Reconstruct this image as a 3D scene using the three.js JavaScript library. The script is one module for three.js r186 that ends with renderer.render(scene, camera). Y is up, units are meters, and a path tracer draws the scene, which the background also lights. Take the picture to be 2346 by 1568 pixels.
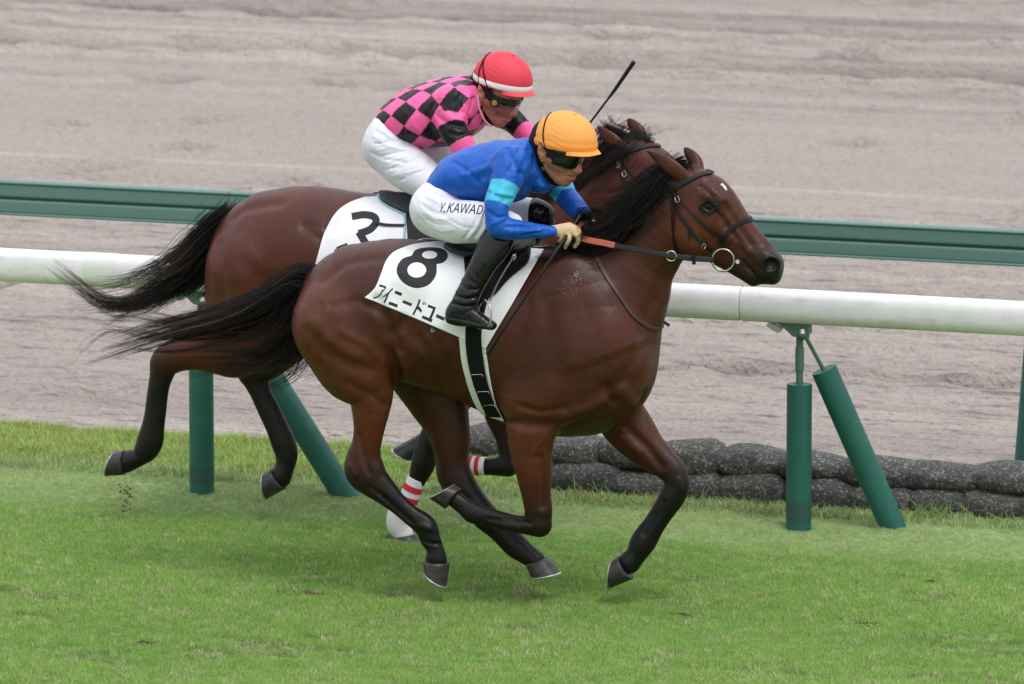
import * as THREE from 'three';
import { mergeGeometries } from 'three/addons/utils/BufferGeometryUtils.js';
import { ImprovedNoise } from 'three/addons/math/ImprovedNoise.js';

// ------------------------------------------------------------------ camera, sky, sun, exposure
const W = 2346, H = 1568, FOCAL = 18150, DIST = 33;            // picture size used for measuring, focal length in those pixels
const YAW = 17.5 * Math.PI / 180, PITCH = 10 * Math.PI / 180;
const scene = new THREE.Scene();
const camera = new THREE.PerspectiveCamera(2 * Math.atan(H / 2 / FOCAL) * 180 / Math.PI, W / H, 1, 900);
const LOOK = new THREE.Vector3(0, 1.128, 0);
const EYE = new THREE.Vector3(Math.sin(YAW) * Math.cos(PITCH), Math.sin(PITCH), Math.cos(YAW) * Math.cos(PITCH)).multiplyScalar(DIST).add(LOOK);
camera.position.copy(EYE); camera.lookAt(LOOK); camera.updateMatrixWorld();
camera.focus = DIST; camera.userData.fStop = 5.6;
const renderer = new THREE.WebGLRenderer({ antialias: true });
renderer.setSize(1024, 684);
renderer.toneMapping = THREE.LinearToneMapping;
renderer.toneMappingExposure = 1.37;
renderer.shadowMap.enabled = true;
{ // overcast sky: a bright even cloud layer, brighter towards the zenith
  const w = 128, h = 64, data = new Float32Array(w * h * 4);
  for (let j = 0; j < h; j++) for (let i = 0; i < w; i++) {
    const el = Math.max(0, Math.sin(((j + 0.5) / h - 0.5) * Math.PI)), o = (j * w + i) * 4, l = 1.3 * (1 + 1.4 * el) / 2.4;   // an overcast dome, brighter towards the zenith
    data[o] = l * 0.965; data[o + 1] = l * 0.99; data[o + 2] = l * 1.06; data[o + 3] = 1;
  }
  const sky = new THREE.DataTexture(data, w, h, THREE.RGBAFormat, THREE.FloatType);
  sky.mapping = THREE.EquirectangularReflectionMapping; sky.magFilter = THREE.LinearFilter; sky.needsUpdate = true;
  scene.background = sky; scene.environment = sky;
}
const sun = new THREE.DirectionalLight(new THREE.Color(1, 0.96, 0.9), 1.05);
sun.position.set(9, 20, 9); sun.target.position.set(0, 0, 0);
sun.castShadow = true; sun.shadow.radius = 42; sun.shadow.mapSize.set(2048, 2048);
Object.assign(sun.shadow.camera, { left: -8, right: 8, top: 8, bottom: -8, near: 1, far: 60 });
scene.add(sun, sun.target);

// ------------------------------------------------------------------ helpers
const V = (x, y, z) => new THREE.Vector3(x, y, z);
const lerp = (a, b, t) => a + (b - a) * t, clamp = (x, a, b) => Math.min(b, Math.max(a, x));
const smooth = (a, b, x) => { const t = clamp((x - a) / (b - a), 0, 1); return t * t * (3 - 2 * t); };
function rng(seed) { let s = seed | 0; return () => { s = (s + 0x6d2b79f5) | 0; let t = Math.imul(s ^ (s >>> 15), 1 | s); t = (t + Math.imul(t ^ (t >>> 7), 61 | t)) ^ t; return ((t ^ (t >>> 14)) >>> 0) / 4294967296; }; }
const gauss = (r) => Math.sqrt(-2 * Math.log(1 - r() * 0.9999)) * Math.cos(2 * Math.PI * r());
const perlin = new ImprovedNoise();
const noise = (x, y = 0, z = 0) => perlin.noise(x + 31.4, y + 47.2, z + 11.7);
const fbm = (x, y, z, n) => { let s = 0, a = 1; for (let i = 0; i < n; i++) { s += a * noise(x, y, z); x *= 2.03; y *= 2.03; z *= 2.03; a *= 0.5; } return s; };
const CAM = { r: V(1, 0, 0), u: V(0, 1, 0), f: V(0, 0, -1) };
for (const k of ['r', 'u', 'f']) CAM[k].transformDirection(camera.matrixWorld);
const ray = (px, py) => V(0, 0, 0).addScaledVector(CAM.f, FOCAL).addScaledVector(CAM.r, px - W / 2).addScaledVector(CAM.u, H / 2 - py).normalize();
const P = (px, py, z) => { const d = ray(px, py); return EYE.clone().addScaledVector(d, (z - EYE.z) / d.z); };            // where a sight line crosses the upright plane at z
const G = (px, py, y = 0) => { const d = ray(px, py); return EYE.clone().addScaledVector(d, (y - EYE.y) / d.y); };         // where a sight line reaches the ground
const MPP = (z) => (EYE.z - z) / (Math.cos(YAW) * Math.cos(PITCH)) / FOCAL;                                                  // metres in a pixel at z
function catmull(pts, n) { // rows of numbers, resampled
  const out = [], m = pts.length;
  if (m < 2) return pts.map((p) => [...p]);
  for (let i = 0; i < m - 1; i++) for (let j = 0; j < n; j++) {
    const t = j / n, a = pts[Math.max(0, i - 1)], b = pts[i], c = pts[i + 1], d = pts[Math.min(m - 1, i + 2)];
    out.push(b.map((_, k) => 0.5 * (2 * b[k] + (c[k] - a[k]) * t + (2 * a[k] - 5 * b[k] + 4 * c[k] - d[k]) * t * t + (3 * b[k] - a[k] - 3 * c[k] + d[k]) * t * t * t)));
  }
  out.push([...pts[m - 1]]);
  return out;
}
const used = {};
const numbered = (n) => { const k = used[n] = (used[n] ?? -1) + 1; return k ? n + '_' + String(k).padStart(3, '0') : n; };
function shadows(o) { o.castShadow = o.receiveShadow = true; return o; }
function thing(name, label, category, base, group) {
  const o = new THREE.Group(); o.name = numbered(name); o.position.copy(base); o.userData = { label, category };
  if (group) o.userData.group = group;
  scene.add(o); return o;
}
function part(root, name, geo, mat, label) { // geometry given in world coordinates; root is a thing or a part of one
  let base = root; while (base.parent && base.parent !== scene) base = base.parent;
  const g = geo.clone ? geo.clone() : geo; g.translate(-base.position.x, -base.position.y, -base.position.z);
  const m = shadows(new THREE.Mesh(g, mat)); m.name = name; if (label) m.userData.label = label;
  root.add(m); return m;
}
function structure(name, geo, mat, kind = 'structure') { const m = shadows(new THREE.Mesh(geo, mat)); m.name = name; m.userData.kind = kind; scene.add(m); return m; }
const lin = (r, g, b) => new THREE.Color().setRGB(r, g, b);
const std = (r, g, b, rough = 0.7, o = {}) => new THREE.MeshStandardMaterial({ color: lin(r, g, b), roughness: rough, ...o });
const phys = (r, g, b, rough, o = {}) => new THREE.MeshPhysicalMaterial({ color: lin(r, g, b), roughness: rough, ...o });
function dataTex(n, fn, srgb) { // fn(x, y) -> [r, g, b] 0..1, tileable when fn is
  const d = new Uint8Array(n * n * 4);
  for (let j = 0; j < n; j++) for (let i = 0; i < n; i++) { const c = fn(i, j, n), o = (j * n + i) * 4; for (let k = 0; k < 3; k++) d[o + k] = clamp(c[k] * 255, 0, 255); d[o + 3] = 255; }
  const t = new THREE.DataTexture(d, n, n); t.wrapS = t.wrapT = THREE.RepeatWrapping; t.magFilter = THREE.LinearFilter; t.minFilter = THREE.LinearMipmapLinearFilter; t.generateMipmaps = true;
  if (srgb) t.colorSpace = THREE.SRGBColorSpace; t.needsUpdate = true; return t;
}
// tileable value noise
function tileNoise(seed) {
  const r = rng(seed), tab = Array.from({ length: 4096 }, () => r());
  const at = (x, y, p) => tab[(((x % p) + p) % p * 57 + ((y % p) + p) % p * 131 + p * 7) & 4095];
  return (u, v, p) => { const x = u * p, y = v * p, ix = Math.floor(x), iy = Math.floor(y), fx = smooth(0, 1, x - ix), fy = smooth(0, 1, y - iy); return lerp(lerp(at(ix, iy, p), at(ix + 1, iy, p), fx), lerp(at(ix, iy + 1, p), at(ix + 1, iy + 1, p), fx), fy); };
}
// ------------------------------------------------------------------ bodies: a distance field of tapered limbs, meshed as one skin
const smin = (a, b, k) => { const h = Math.max(k - Math.abs(a - b), 0) / k; return Math.min(a, b) - h * h * k * 0.25; };
class Field {
  constructor() { this.p = []; this.s = []; this.cuts = []; this.nchain = 0; this.warp = null; }
  // rows: [x, y, z, r, k, c]; k = half width across the body / r; c = a value carried along (colour)
  chain(rows, sm = 0.04, fine = 3) {
    const q = rows.length > 1 ? catmull(rows, fine) : [rows[0], [...rows[0].slice(0, 1).map((v) => v + 1e-4), ...rows[0].slice(1)]];
    const id = this.nchain++;
    for (let i = 0; i < q.length - 1; i++) {
      const a = q[i], b = q[i + 1], d = [b[0] - a[0], b[1] - a[1], b[2] - a[2]];
      this.p.push({ a, b, d, bb: Math.max(1e-12, d[0] * d[0] + d[1] * d[1] + d[2] * d[2]), id, sm });
    }
    return id;
  }
  cut(row, sm = 0.01) { this.cuts.push({ r: row, sm }); }
  stroke(pts, amp, s) { for (let i = 0; i < Math.max(1, pts.length - 1); i++) { const a = pts[i], b = pts[Math.min(i + 1, pts.length - 1)], d = b.clone().sub(a); this.s.push({ a, d, bb: Math.max(1e-12, d.lengthSq()), amp, s, g: pts.id ?? (pts.id = Math.random()) }); } }
  one(q, x, y, z) {
    const { a, b, d } = q; let px = x - a[0], py = y - a[1], pz = z - a[2];
    const t = clamp((px * d[0] + py * d[1] + pz * d[2]) / q.bb, 0, 1), r = a[3] + (b[3] - a[3]) * t, k = a[4] + (b[4] - a[4]) * t;
    px -= d[0] * t; py -= d[1] * t; pz -= d[2] * t;
    const e = px * px + py * py, zz = pz / k, k0 = Math.sqrt(e + zz * zz) / r, k1 = Math.sqrt(e + (zz / k) * (zz / k)) / (r * r);
    this.t = t;
    return k1 > 1e-6 ? k0 * (k0 - 1) / k1 : -r * Math.min(1, k);
  }
  at(x, y, z, list, sl) {
    const P_ = list ?? this.p; let tot = 1e9, cur = 1e9, id = -1, sm = 0.04;
    for (const q of P_) {
      if (q.id !== id) { if (id >= 0) tot = tot > 1e8 ? cur : smin(tot, cur, sm); cur = 1e9; id = q.id; sm = q.sm; }
      const v = this.one(q, x, y, z); if (v < cur) cur = v;
    }
    tot = tot > 1e8 ? cur : smin(tot, cur, sm);
    for (const c of this.cuts) { const r = c.r, dx = (x - r[0]), dy = (y - r[1]), dz = (z - r[2]) / r[4], v = r[3] - Math.sqrt(dx * dx + dy * dy + dz * dz); if (v > tot - c.sm) tot = -smin(-tot, -v, c.sm); }
    let g = null, best = 0;
    for (const s of sl ?? this.s) { // along one stroke only the nearest piece counts
      let px = x - s.a.x, py = y - s.a.y, pz = z - s.a.z; const t = clamp((px * s.d.x + py * s.d.y + pz * s.d.z) / s.bb, 0, 1);
      px -= s.d.x * t; py -= s.d.y * t; pz -= s.d.z * t; const e = px * px + py * py + pz * pz, w = s.amp * Math.exp(-e / (s.s * s.s));
      if (s.g !== g) { tot -= best; best = 0; g = s.g; }
      if (Math.abs(w) > Math.abs(best)) best = w;
    }
    tot -= best;
    if (this.warp) tot -= this.warp(x, y, z);
    return tot;
  }
  attr(x, y, z, list, soft) {
    let m = 1e9; const ds = list.map((q) => { const v = this.one(q, x, y, z); if (v < m) m = v; return [v, lerp(q.a[5], q.b[5], this.t)]; });
    let w = 0, c = 0; for (const [v, cv] of ds) { const e = Math.exp(-(v - m) / soft); w += e; c += e * cv; }
    return c / w;
  }
  mesh(cell, color, { soft = 0.02, shrink = 0, keep = null } = {}) {
    const lo = [1e9, 1e9, 1e9], hi = [-1e9, -1e9, -1e9];
    for (const q of this.p) for (const e of [q.a, q.b]) for (let i = 0; i < 3; i++) { const r = e[3] * (i === 2 ? Math.max(e[4], 0.5) : 1) + 0.03; lo[i] = Math.min(lo[i], e[i] - r); hi[i] = Math.max(hi[i], e[i] + r); }
    const B = 8, nb = lo.map((l, i) => Math.ceil((hi[i] - l) / cell / B) + 1), n = nb.map((b) => b * B + 1), [nx, ny, nz] = n;
    const val = new Float32Array(nx * ny * nz).fill(1), R = cell * B * 0.87, lists = new Array(nb[0] * nb[1] * nb[2]);
    const wpad = this.warp ? 0.02 : 0;
    for (let bz = 0; bz < nb[2]; bz++) for (let by = 0; by < nb[1]; by++) for (let bx = 0; bx < nb[0]; bx++) {
      const cx = lo[0] + (bx + 0.5) * B * cell, cy = lo[1] + (by + 0.5) * B * cell, cz = lo[2] + (bz + 0.5) * B * cell;
      let m = 1e9; const ds = this.p.map((q) => { const v = this.one(q, cx, cy, cz); if (v < m) m = v; return v; });
      const inside = m < -2.2 * R - 0.09; const empty = m > 2.2 * R + 0.05 + wpad;
      const x0 = bx * B, y0 = by * B, z0 = bz * B;
      if (inside || empty) { if (inside) for (let k = 0; k <= B; k++) for (let j = 0; j <= B; j++) for (let i = 0; i <= B; i++) { const gx = x0 + i, gy = y0 + j, gz = z0 + k; if (gx >= nx || gy >= ny || gz >= nz) continue; const o = (gz * ny + gy) * nx + gx; if (val[o] === 1) val[o] = -1; } continue; }
      const list = this.p.filter((_, i) => ds[i] < m + 3.2 * R + 0.1), sl = this.s.filter((s) => { const t = clamp(((cx - s.a.x) * s.d.x + (cy - s.a.y) * s.d.y + (cz - s.a.z) * s.d.z) / s.bb, 0, 1); return Math.hypot(cx - s.a.x - s.d.x * t, cy - s.a.y - s.d.y * t, cz - s.a.z - s.d.z * t) < R + 2.6 * s.s; });
      lists[(bz * nb[1] + by) * nb[0] + bx] = [list, sl];
      for (let k = 0; k <= B; k++) for (let j = 0; j <= B; j++) for (let i = 0; i <= B; i++) { const gx = x0 + i, gy = y0 + j, gz = z0 + k; if (gx < nx && gy < ny && gz < nz) val[(gz * ny + gy) * nx + gx] = this.at(lo[0] + gx * cell, lo[1] + gy * cell, lo[2] + gz * cell, list, sl) + shrink; }
    }
    const vid = new Int32Array(nx * ny * nz).fill(-1), pos = [], idx = [], blk = [];
    for (let z = 0; z < nz - 1; z++) for (let y = 0; y < ny - 1; y++) for (let x = 0; x < nx - 1; x++) {
      const o = (z * ny + y) * nx + x; let mask = 0;
      for (let c = 0; c < 8; c++) if (val[o + (c & 1) + (c >> 1 & 1) * nx + (c >> 2) * nx * ny] < 0) mask |= 1 << c;
      if (mask === 0 || mask === 255) continue;
      let sx = 0, sy = 0, sz = 0, cnt = 0;
      for (let c = 0; c < 8; c++) for (const ax of [1, 2, 4]) {
        if (c & ax) continue; const c2 = c | ax, s1 = mask >> c & 1, s2 = mask >> c2 & 1; if (s1 === s2) continue;
        const v1 = val[o + (c & 1) + (c >> 1 & 1) * nx + (c >> 2) * nx * ny], v2 = val[o + (c2 & 1) + (c2 >> 1 & 1) * nx + (c2 >> 2) * nx * ny], t = v1 / (v1 - v2);
        sx += (c & 1) + (ax === 1 ? t : 0); sy += (c >> 1 & 1) + (ax === 2 ? t : 0); sz += (c >> 2) + (ax === 4 ? t : 0); cnt++;
      }
      vid[o] = pos.length / 3; pos.push(lo[0] + (x + sx / cnt) * cell, lo[1] + (y + sy / cnt) * cell, lo[2] + (z + sz / cnt) * cell);
      blk.push(((z / B | 0) * nb[1] + (y / B | 0)) * nb[0] + (x / B | 0));
    }
    const quad = (a, b, c, d, f) => { if (a < 0 || b < 0 || c < 0 || d < 0) return; if (f) idx.push(a, b, c, a, c, d); else idx.push(a, c, b, a, d, c); };
    const sxx = 1, sy_ = nx, sz_ = nx * ny;
    for (let z = 1; z < nz - 1; z++) for (let y = 1; y < ny - 1; y++) for (let x = 1; x < nx - 1; x++) {
      const o = (z * ny + y) * nx + x, i0 = val[o] < 0;
      if (i0 !== val[o + 1] < 0) quad(vid[o - sy_ - sz_], vid[o - sz_], vid[o], vid[o - sy_], i0);
      if (i0 !== val[o + sy_] < 0) quad(vid[o - sxx - sz_], vid[o - sxx], vid[o], vid[o - sz_], i0);
      if (i0 !== val[o + sz_] < 0) quad(vid[o - sxx - sy_], vid[o - sy_], vid[o], vid[o - sxx], i0);
    }
    const N = pos.length / 3, nor = new Float32Array(N * 3), col = color ? new Float32Array(N * 3) : null, uv = new Float32Array(N * 2), e = cell * 0.35;
    const K = [[1, -1, -1], [-1, -1, 1], [-1, 1, -1], [1, 1, 1]];
    for (let i = 0; i < N; i++) {
      const L = lists[blk[i]] ?? [this.p, this.s]; let x = pos[i * 3], y = pos[i * 3 + 1], z = pos[i * 3 + 2];
      for (let it = 0; it < 2; it++) {
        let gx = 0, gy = 0, gz = 0, av = 0; for (const k of K) { const v = this.at(x + k[0] * e, y + k[1] * e, z + k[2] * e, L[0], L[1]) + shrink; gx += k[0] * v; gy += k[1] * v; gz += k[2] * v; av += v / 4; }
        const l = Math.hypot(gx, gy, gz) || 1, gl = l / (4 * e); gx /= l; gy /= l; gz /= l;
        if (it === 0) { const st = clamp(av / Math.max(gl, 0.5), -cell * 0.6, cell * 0.6); x -= gx * st; y -= gy * st; z -= gz * st; }
        nor[i * 3] = gx; nor[i * 3 + 1] = gy; nor[i * 3 + 2] = gz;
      }
      pos[i * 3] = x; pos[i * 3 + 1] = y; pos[i * 3 + 2] = z; uv[i * 2] = x + 0.6 * z; uv[i * 2 + 1] = y + 0.5 * z;
      if (col) { const c = color(x, y, z, this.attr(x, y, z, L[0], soft), nor[i * 3], nor[i * 3 + 1], nor[i * 3 + 2]); col[i * 3] = c[0]; col[i * 3 + 1] = c[1]; col[i * 3 + 2] = c[2]; }
    }
    let ix = idx;
    if (keep) { const ok = new Uint8Array(N); for (let i = 0; i < N; i++) ok[i] = keep(pos[i * 3], pos[i * 3 + 1], pos[i * 3 + 2]) ? 1 : 0; ix = []; for (let i = 0; i < idx.length; i += 3) if (ok[idx[i]] && ok[idx[i + 1]] && ok[idx[i + 2]]) ix.push(idx[i], idx[i + 1], idx[i + 2]); }
    const g = new THREE.BufferGeometry(); g.setAttribute('position', new THREE.Float32BufferAttribute(pos, 3)); g.setAttribute('normal', new THREE.BufferAttribute(nor, 3)); g.setAttribute('uv', new THREE.BufferAttribute(uv, 2));
    if (col) g.setAttribute('color', new THREE.BufferAttribute(col, 3));
    g.setIndex(ix); return g;
  }
  normal(p) { const e = 0.003, f = (x, y, z) => this.at(x, y, z); return V(f(p.x + e, p.y, p.z) - f(p.x - e, p.y, p.z), f(p.x, p.y + e, p.z) - f(p.x, p.y - e, p.z), f(p.x, p.y, p.z + e) - f(p.x, p.y, p.z - e)).normalize(); }
  // first point of the skin, lifted by off, on the sight line through a measured pixel
  hit(px, py, off = 0) {
    const d = ray(px, py), p = V(0, 0, 0); let t = DIST - 2, best = 1e9, bt = t;
    for (let i = 0; i < 160 && t < DIST + 4.5; i++) { p.copy(EYE).addScaledVector(d, t); const v = this.at(p.x, p.y, p.z) - off; if (v < best) { best = v; bt = t; } if (v < 0.0008) break; t += Math.max(v * 0.55, 0.0008); }
    return EYE.clone().addScaledVector(d, bt);
  }
}
// stations measured as two opposite edges of a limb, or as centre and radius in pixels -> rows of the field
const edges = (zh) => ([x1, y1, x2, y2, z, k, c = 0]) => { const a = P(x1, y1, zh + z), b = P(x2, y2, zh + z); return [(a.x + b.x) / 2, (a.y + b.y) / 2, zh + z, a.distanceTo(b) / 2, k, c]; };
const balls = (zh) => ([x, y, r, z, k, c = 0]) => { const a = P(x, y, zh + z); return [a.x, a.y, zh + z, r * MPP(zh + z), k, c]; };

// ------------------------------------------------------------------ swept shapes
function tube(pts, radius, sides = 8, closed = false, cap = true) { // radius: number or t -> number
  const n = pts.length, pos = [], idx = [], nor = [], rad = typeof radius === 'number' ? () => radius : radius; let up = null;
  for (let i = 0; i < n; i++) {
    const a = pts[closed ? (i - 1 + n) % n : Math.max(0, i - 1)], b = pts[closed ? (i + 1) % n : Math.min(n - 1, i + 1)], t = b.clone().sub(a).normalize();
    if (!up) up = Math.abs(t.y) < 0.9 ? V(0, 1, 0) : V(1, 0, 0);
    const s = t.clone().cross(up).normalize(); up = s.clone().cross(t).normalize(); const r = rad(i / (n - 1));
    for (let j = 0; j < sides; j++) { const w = j / sides * Math.PI * 2, d = s.clone().multiplyScalar(Math.cos(w)).addScaledVector(up, Math.sin(w)); pos.push(pts[i].x + d.x * r, pts[i].y + d.y * r, pts[i].z + d.z * r); nor.push(d.x, d.y, d.z); }
  }
  for (let i = 0; i < (closed ? n : n - 1); i++) for (let j = 0; j < sides; j++) { const a = i * sides + j, b = i * sides + (j + 1) % sides, c = ((i + 1) % n) * sides + j, d = ((i + 1) % n) * sides + (j + 1) % sides; idx.push(a, c, b, b, c, d); }
  if (!closed && cap) for (const [i, f] of [[0, -1], [n - 1, 1]]) { const c0 = pos.length / 3, t = pts[Math.min(i + 1, n - 1)].clone().sub(pts[Math.max(i - 1, 0)]).normalize().multiplyScalar(f); pos.push(pts[i].x, pts[i].y, pts[i].z); nor.push(t.x, t.y, t.z); for (let j = 0; j < sides; j++) { const o = (i * sides + j) * 3; pos.push(pos[o], pos[o + 1], pos[o + 2]); nor.push(t.x, t.y, t.z); } for (let j = 0; j < sides; j++) { const a = c0 + 1 + j, b = c0 + 1 + (j + 1) % sides; if (f > 0) idx.push(c0, b, a); else idx.push(c0, a, b); } }
  return geo(pos, idx, nor);
}
function geo(pos, idx, nor, uv) {
  const g = new THREE.BufferGeometry(); g.setAttribute('position', new THREE.Float32BufferAttribute(pos, 3)); g.setIndex(idx);
  g.setAttribute('uv', new THREE.Float32BufferAttribute(uv ?? new Array(pos.length / 3 * 2).fill(0).map((_, i) => i % 2 ? pos[(i >> 1) * 3 + 1] : pos[(i >> 1) * 3] + pos[(i >> 1) * 3 + 2] * 0.5), 2));
  if (nor) g.setAttribute('normal', new THREE.Float32BufferAttribute(nor, 3)); else g.computeVertexNormals(); return g;
}
function band(pts, nors, width, thick, widths) { // a flat strap lying on a surface: rounded-rectangle section
  const n = pts.length, pos = [], idx = [], S = 10;
  for (let i = 0; i < n; i++) {
    const t = pts[Math.min(n - 1, i + 1)].clone().sub(pts[Math.max(0, i - 1)]).normalize(), nn = nors[i].clone().addScaledVector(t, -nors[i].dot(t)).normalize(), b = t.clone().cross(nn), w = (widths ? widths(i / (n - 1)) : width) / 2;
    for (let j = 0; j < S; j++) { const a = j / S * Math.PI * 2, c = Math.cos(a), s = Math.sin(a), bx = Math.sign(c) * Math.pow(Math.abs(c), 0.35) * w, ny = Math.sign(s) * Math.pow(Math.abs(s), 0.35) * thick / 2 + thick / 2; pos.push(pts[i].x + b.x * bx + nn.x * ny, pts[i].y + b.y * bx + nn.y * ny, pts[i].z + b.z * bx + nn.z * ny); }
  }
  for (let i = 0; i < n - 1; i++) for (let j = 0; j < S; j++) { const a = i * S + j, b = i * S + (j + 1) % S; idx.push(a, a + S, b, b, a + S, b + S); }
  for (const i of [0, n - 1]) for (let j = 1; j < S - 1; j++) { const o = i * S; if (i) idx.push(o, o + j, o + j + 1); else idx.push(o, o + j + 1, o + j); }
  return geo(pos, idx);
}
function strap(field, px, width, thick, off = 0.002, n = 6, mirror = 0) { // a strap along measured pixels on the skin of a field
  const q = catmull(px, n); let pts = q.map(([x, y]) => field.hit(x, y, off)), nn = pts.map((p) => field.normal(p));
  for (let it = 0; it < 3; it++) { pts = pts.map((p, i) => i && i < pts.length - 1 ? p.clone().multiplyScalar(2).add(pts[i - 1]).add(pts[i + 1]).multiplyScalar(0.25) : p); nn = nn.map((p, i) => i && i < nn.length - 1 ? p.clone().multiplyScalar(2).add(nn[i - 1]).add(nn[i + 1]).normalize() : p); }
  const g = band(pts, nn, width, thick);
  return mirror === null ? g : g;
}
const mirrored = (g, zh) => { const m = g.clone(); const p = m.attributes.position, n = m.attributes.normal; for (let i = 0; i < p.count; i++) { p.setZ(i, 2 * zh - p.getZ(i)); n.setZ(i, -n.getZ(i)); } const ix = m.index.array; for (let i = 0; i < ix.length; i += 3) { const t = ix[i]; ix[i] = ix[i + 1]; ix[i + 1] = t; } return m; };
// hair: clumps of thin tapered strands following a guide, over a dark core where it is thick
function hair(locks, seed, zh = 0) {
  const r = rng(seed), pos = [], idx = [], nor = [], col = [];
  for (const L of locks) {
    const guide = catmull(L.path, 8), G_ = guide.map(([x, y, z]) => P(x, y, zh + z)), m = G_.length - 1, per = L.per ?? 16, nc = Math.max(1, Math.round(L.n / per));
    if (L.core) { const N = 14, S = 8, b0 = pos.length / 3; for (let i = 0; i <= N; i++) { const t = i / N * L.core[1], f = t * m, k = Math.min(m - 1, Math.floor(f)), p = G_[k].clone().lerp(G_[k + 1], f - k), tg = G_[k + 1].clone().sub(G_[k]).normalize(), s1 = tg.clone().cross(V(0, 0, 1)).normalize(), rr = L.core[0] * Math.sqrt(Math.max(0, 1 - Math.pow(i / N, 2))) + 0.0005; for (let j = 0; j < S; j++) { const a = j / S * 6.2832, d = s1.clone().multiplyScalar(Math.cos(a)).addScaledVector(V(0, 0, 1), Math.sin(a)); pos.push(p.x + d.x * rr, p.y + d.y * rr, p.z + d.z * rr * 0.8); nor.push(d.x, d.y, d.z); col.push(0.0055, 0.0048, 0.0048); } } for (let i = 0; i < N; i++) for (let j = 0; j < S; j++) { const a = b0 + i * S + j, b = b0 + i * S + (j + 1) % S; idx.push(a, a + S, b, b, a + S, b + S); } }
    for (let c = 0; c < nc; c++) {
      const o = V(gauss(r), gauss(r), gauss(r)), cEnd = lerp(L.end ?? 0.6, 1, Math.pow(r(), 0.8)), cStart = (L.start ?? 0) * r(), ph = r() * 100, fr = 1.1 + r() * 1.8, wav = (L.wave ?? 0.012) * (0.4 + r()), brown = r() < (L.brown ?? 0.2) ? 1 : 0.1;
      for (let s = 0; s < per; s++) {
        const q = V(gauss(r), gauss(r), gauss(r)), stray = r() < 0.09 ? 2.6 : 1, t0 = cStart, t1 = Math.min(1, cEnd * (0.86 + 0.16 * r())), N = L.seg ?? 12, rad = (L.rad ?? 0.0011) * (0.7 + 0.6 * r()), tone = 0.6 + 0.8 * r(), pts = [];
        for (let i = 0; i <= N; i++) {
          const u = i / N, t = lerp(t0, t1, u), f = Math.min(m - 1e-6, t * m), k = Math.floor(f), p = G_[k].clone().lerp(G_[k + 1], f - k), sp = lerp(L.s0, L.s1, Math.pow(t, L.pow ?? 1)), own = sp * lerp(0.5, 0.16, u) * stray;
          p.x += o.x * sp + q.x * own + wav * t * noise(t * fr + ph, 1.3, 0) + 0.006 * stray * u * noise(t * 3 + s, ph, 5); p.y += (o.y * sp + q.y * own) * (L.flat ?? 1) + wav * t * noise(t * fr + ph, 7.7, 0) + 0.006 * stray * u * noise(t * 3 + s, ph, 9) - (L.sag ?? 0) * t * t; p.z += (o.z * sp + q.z * own) * (L.deep ?? 1) + wav * t * noise(t * fr + ph, 3.1, 0);
          pts.push(p);
        }
        const b0 = pos.length / 3;
        for (let i = 0; i <= N; i++) {
          const kk = brown * Math.pow(i / N, 1.6), t = pts[Math.min(N, i + 1)].clone().sub(pts[Math.max(0, i - 1)]).normalize(), s1 = t.clone().cross(V(0.3, 0.2, 0.93)).normalize(), s2 = s1.clone().cross(t), rr = rad * (1 - 0.75 * Math.pow(i / N, 2));
          for (let j = 0; j < 3; j++) { const a = j * 2.0944, d = s1.clone().multiplyScalar(Math.cos(a)).addScaledVector(s2, Math.sin(a)); pos.push(pts[i].x + d.x * rr, pts[i].y + d.y * rr, pts[i].z + d.z * rr); nor.push(d.x, d.y, d.z); col.push(lerp(0.0075, 0.07, kk) * tone, lerp(0.0062, 0.05, kk) * tone, lerp(0.006, 0.04, kk) * tone); }
        }
        for (let i = 0; i < N; i++) for (let j = 0; j < 3; j++) { const a = b0 + i * 3 + j, b = b0 + i * 3 + (j + 1) % 3; idx.push(a, a + 3, b, b, a + 3, b + 3); }
      }
    }
  }
  const g = geo(pos, idx, nor); g.setAttribute('color', new THREE.Float32BufferAttribute(col, 3)); return g;
}
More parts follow.
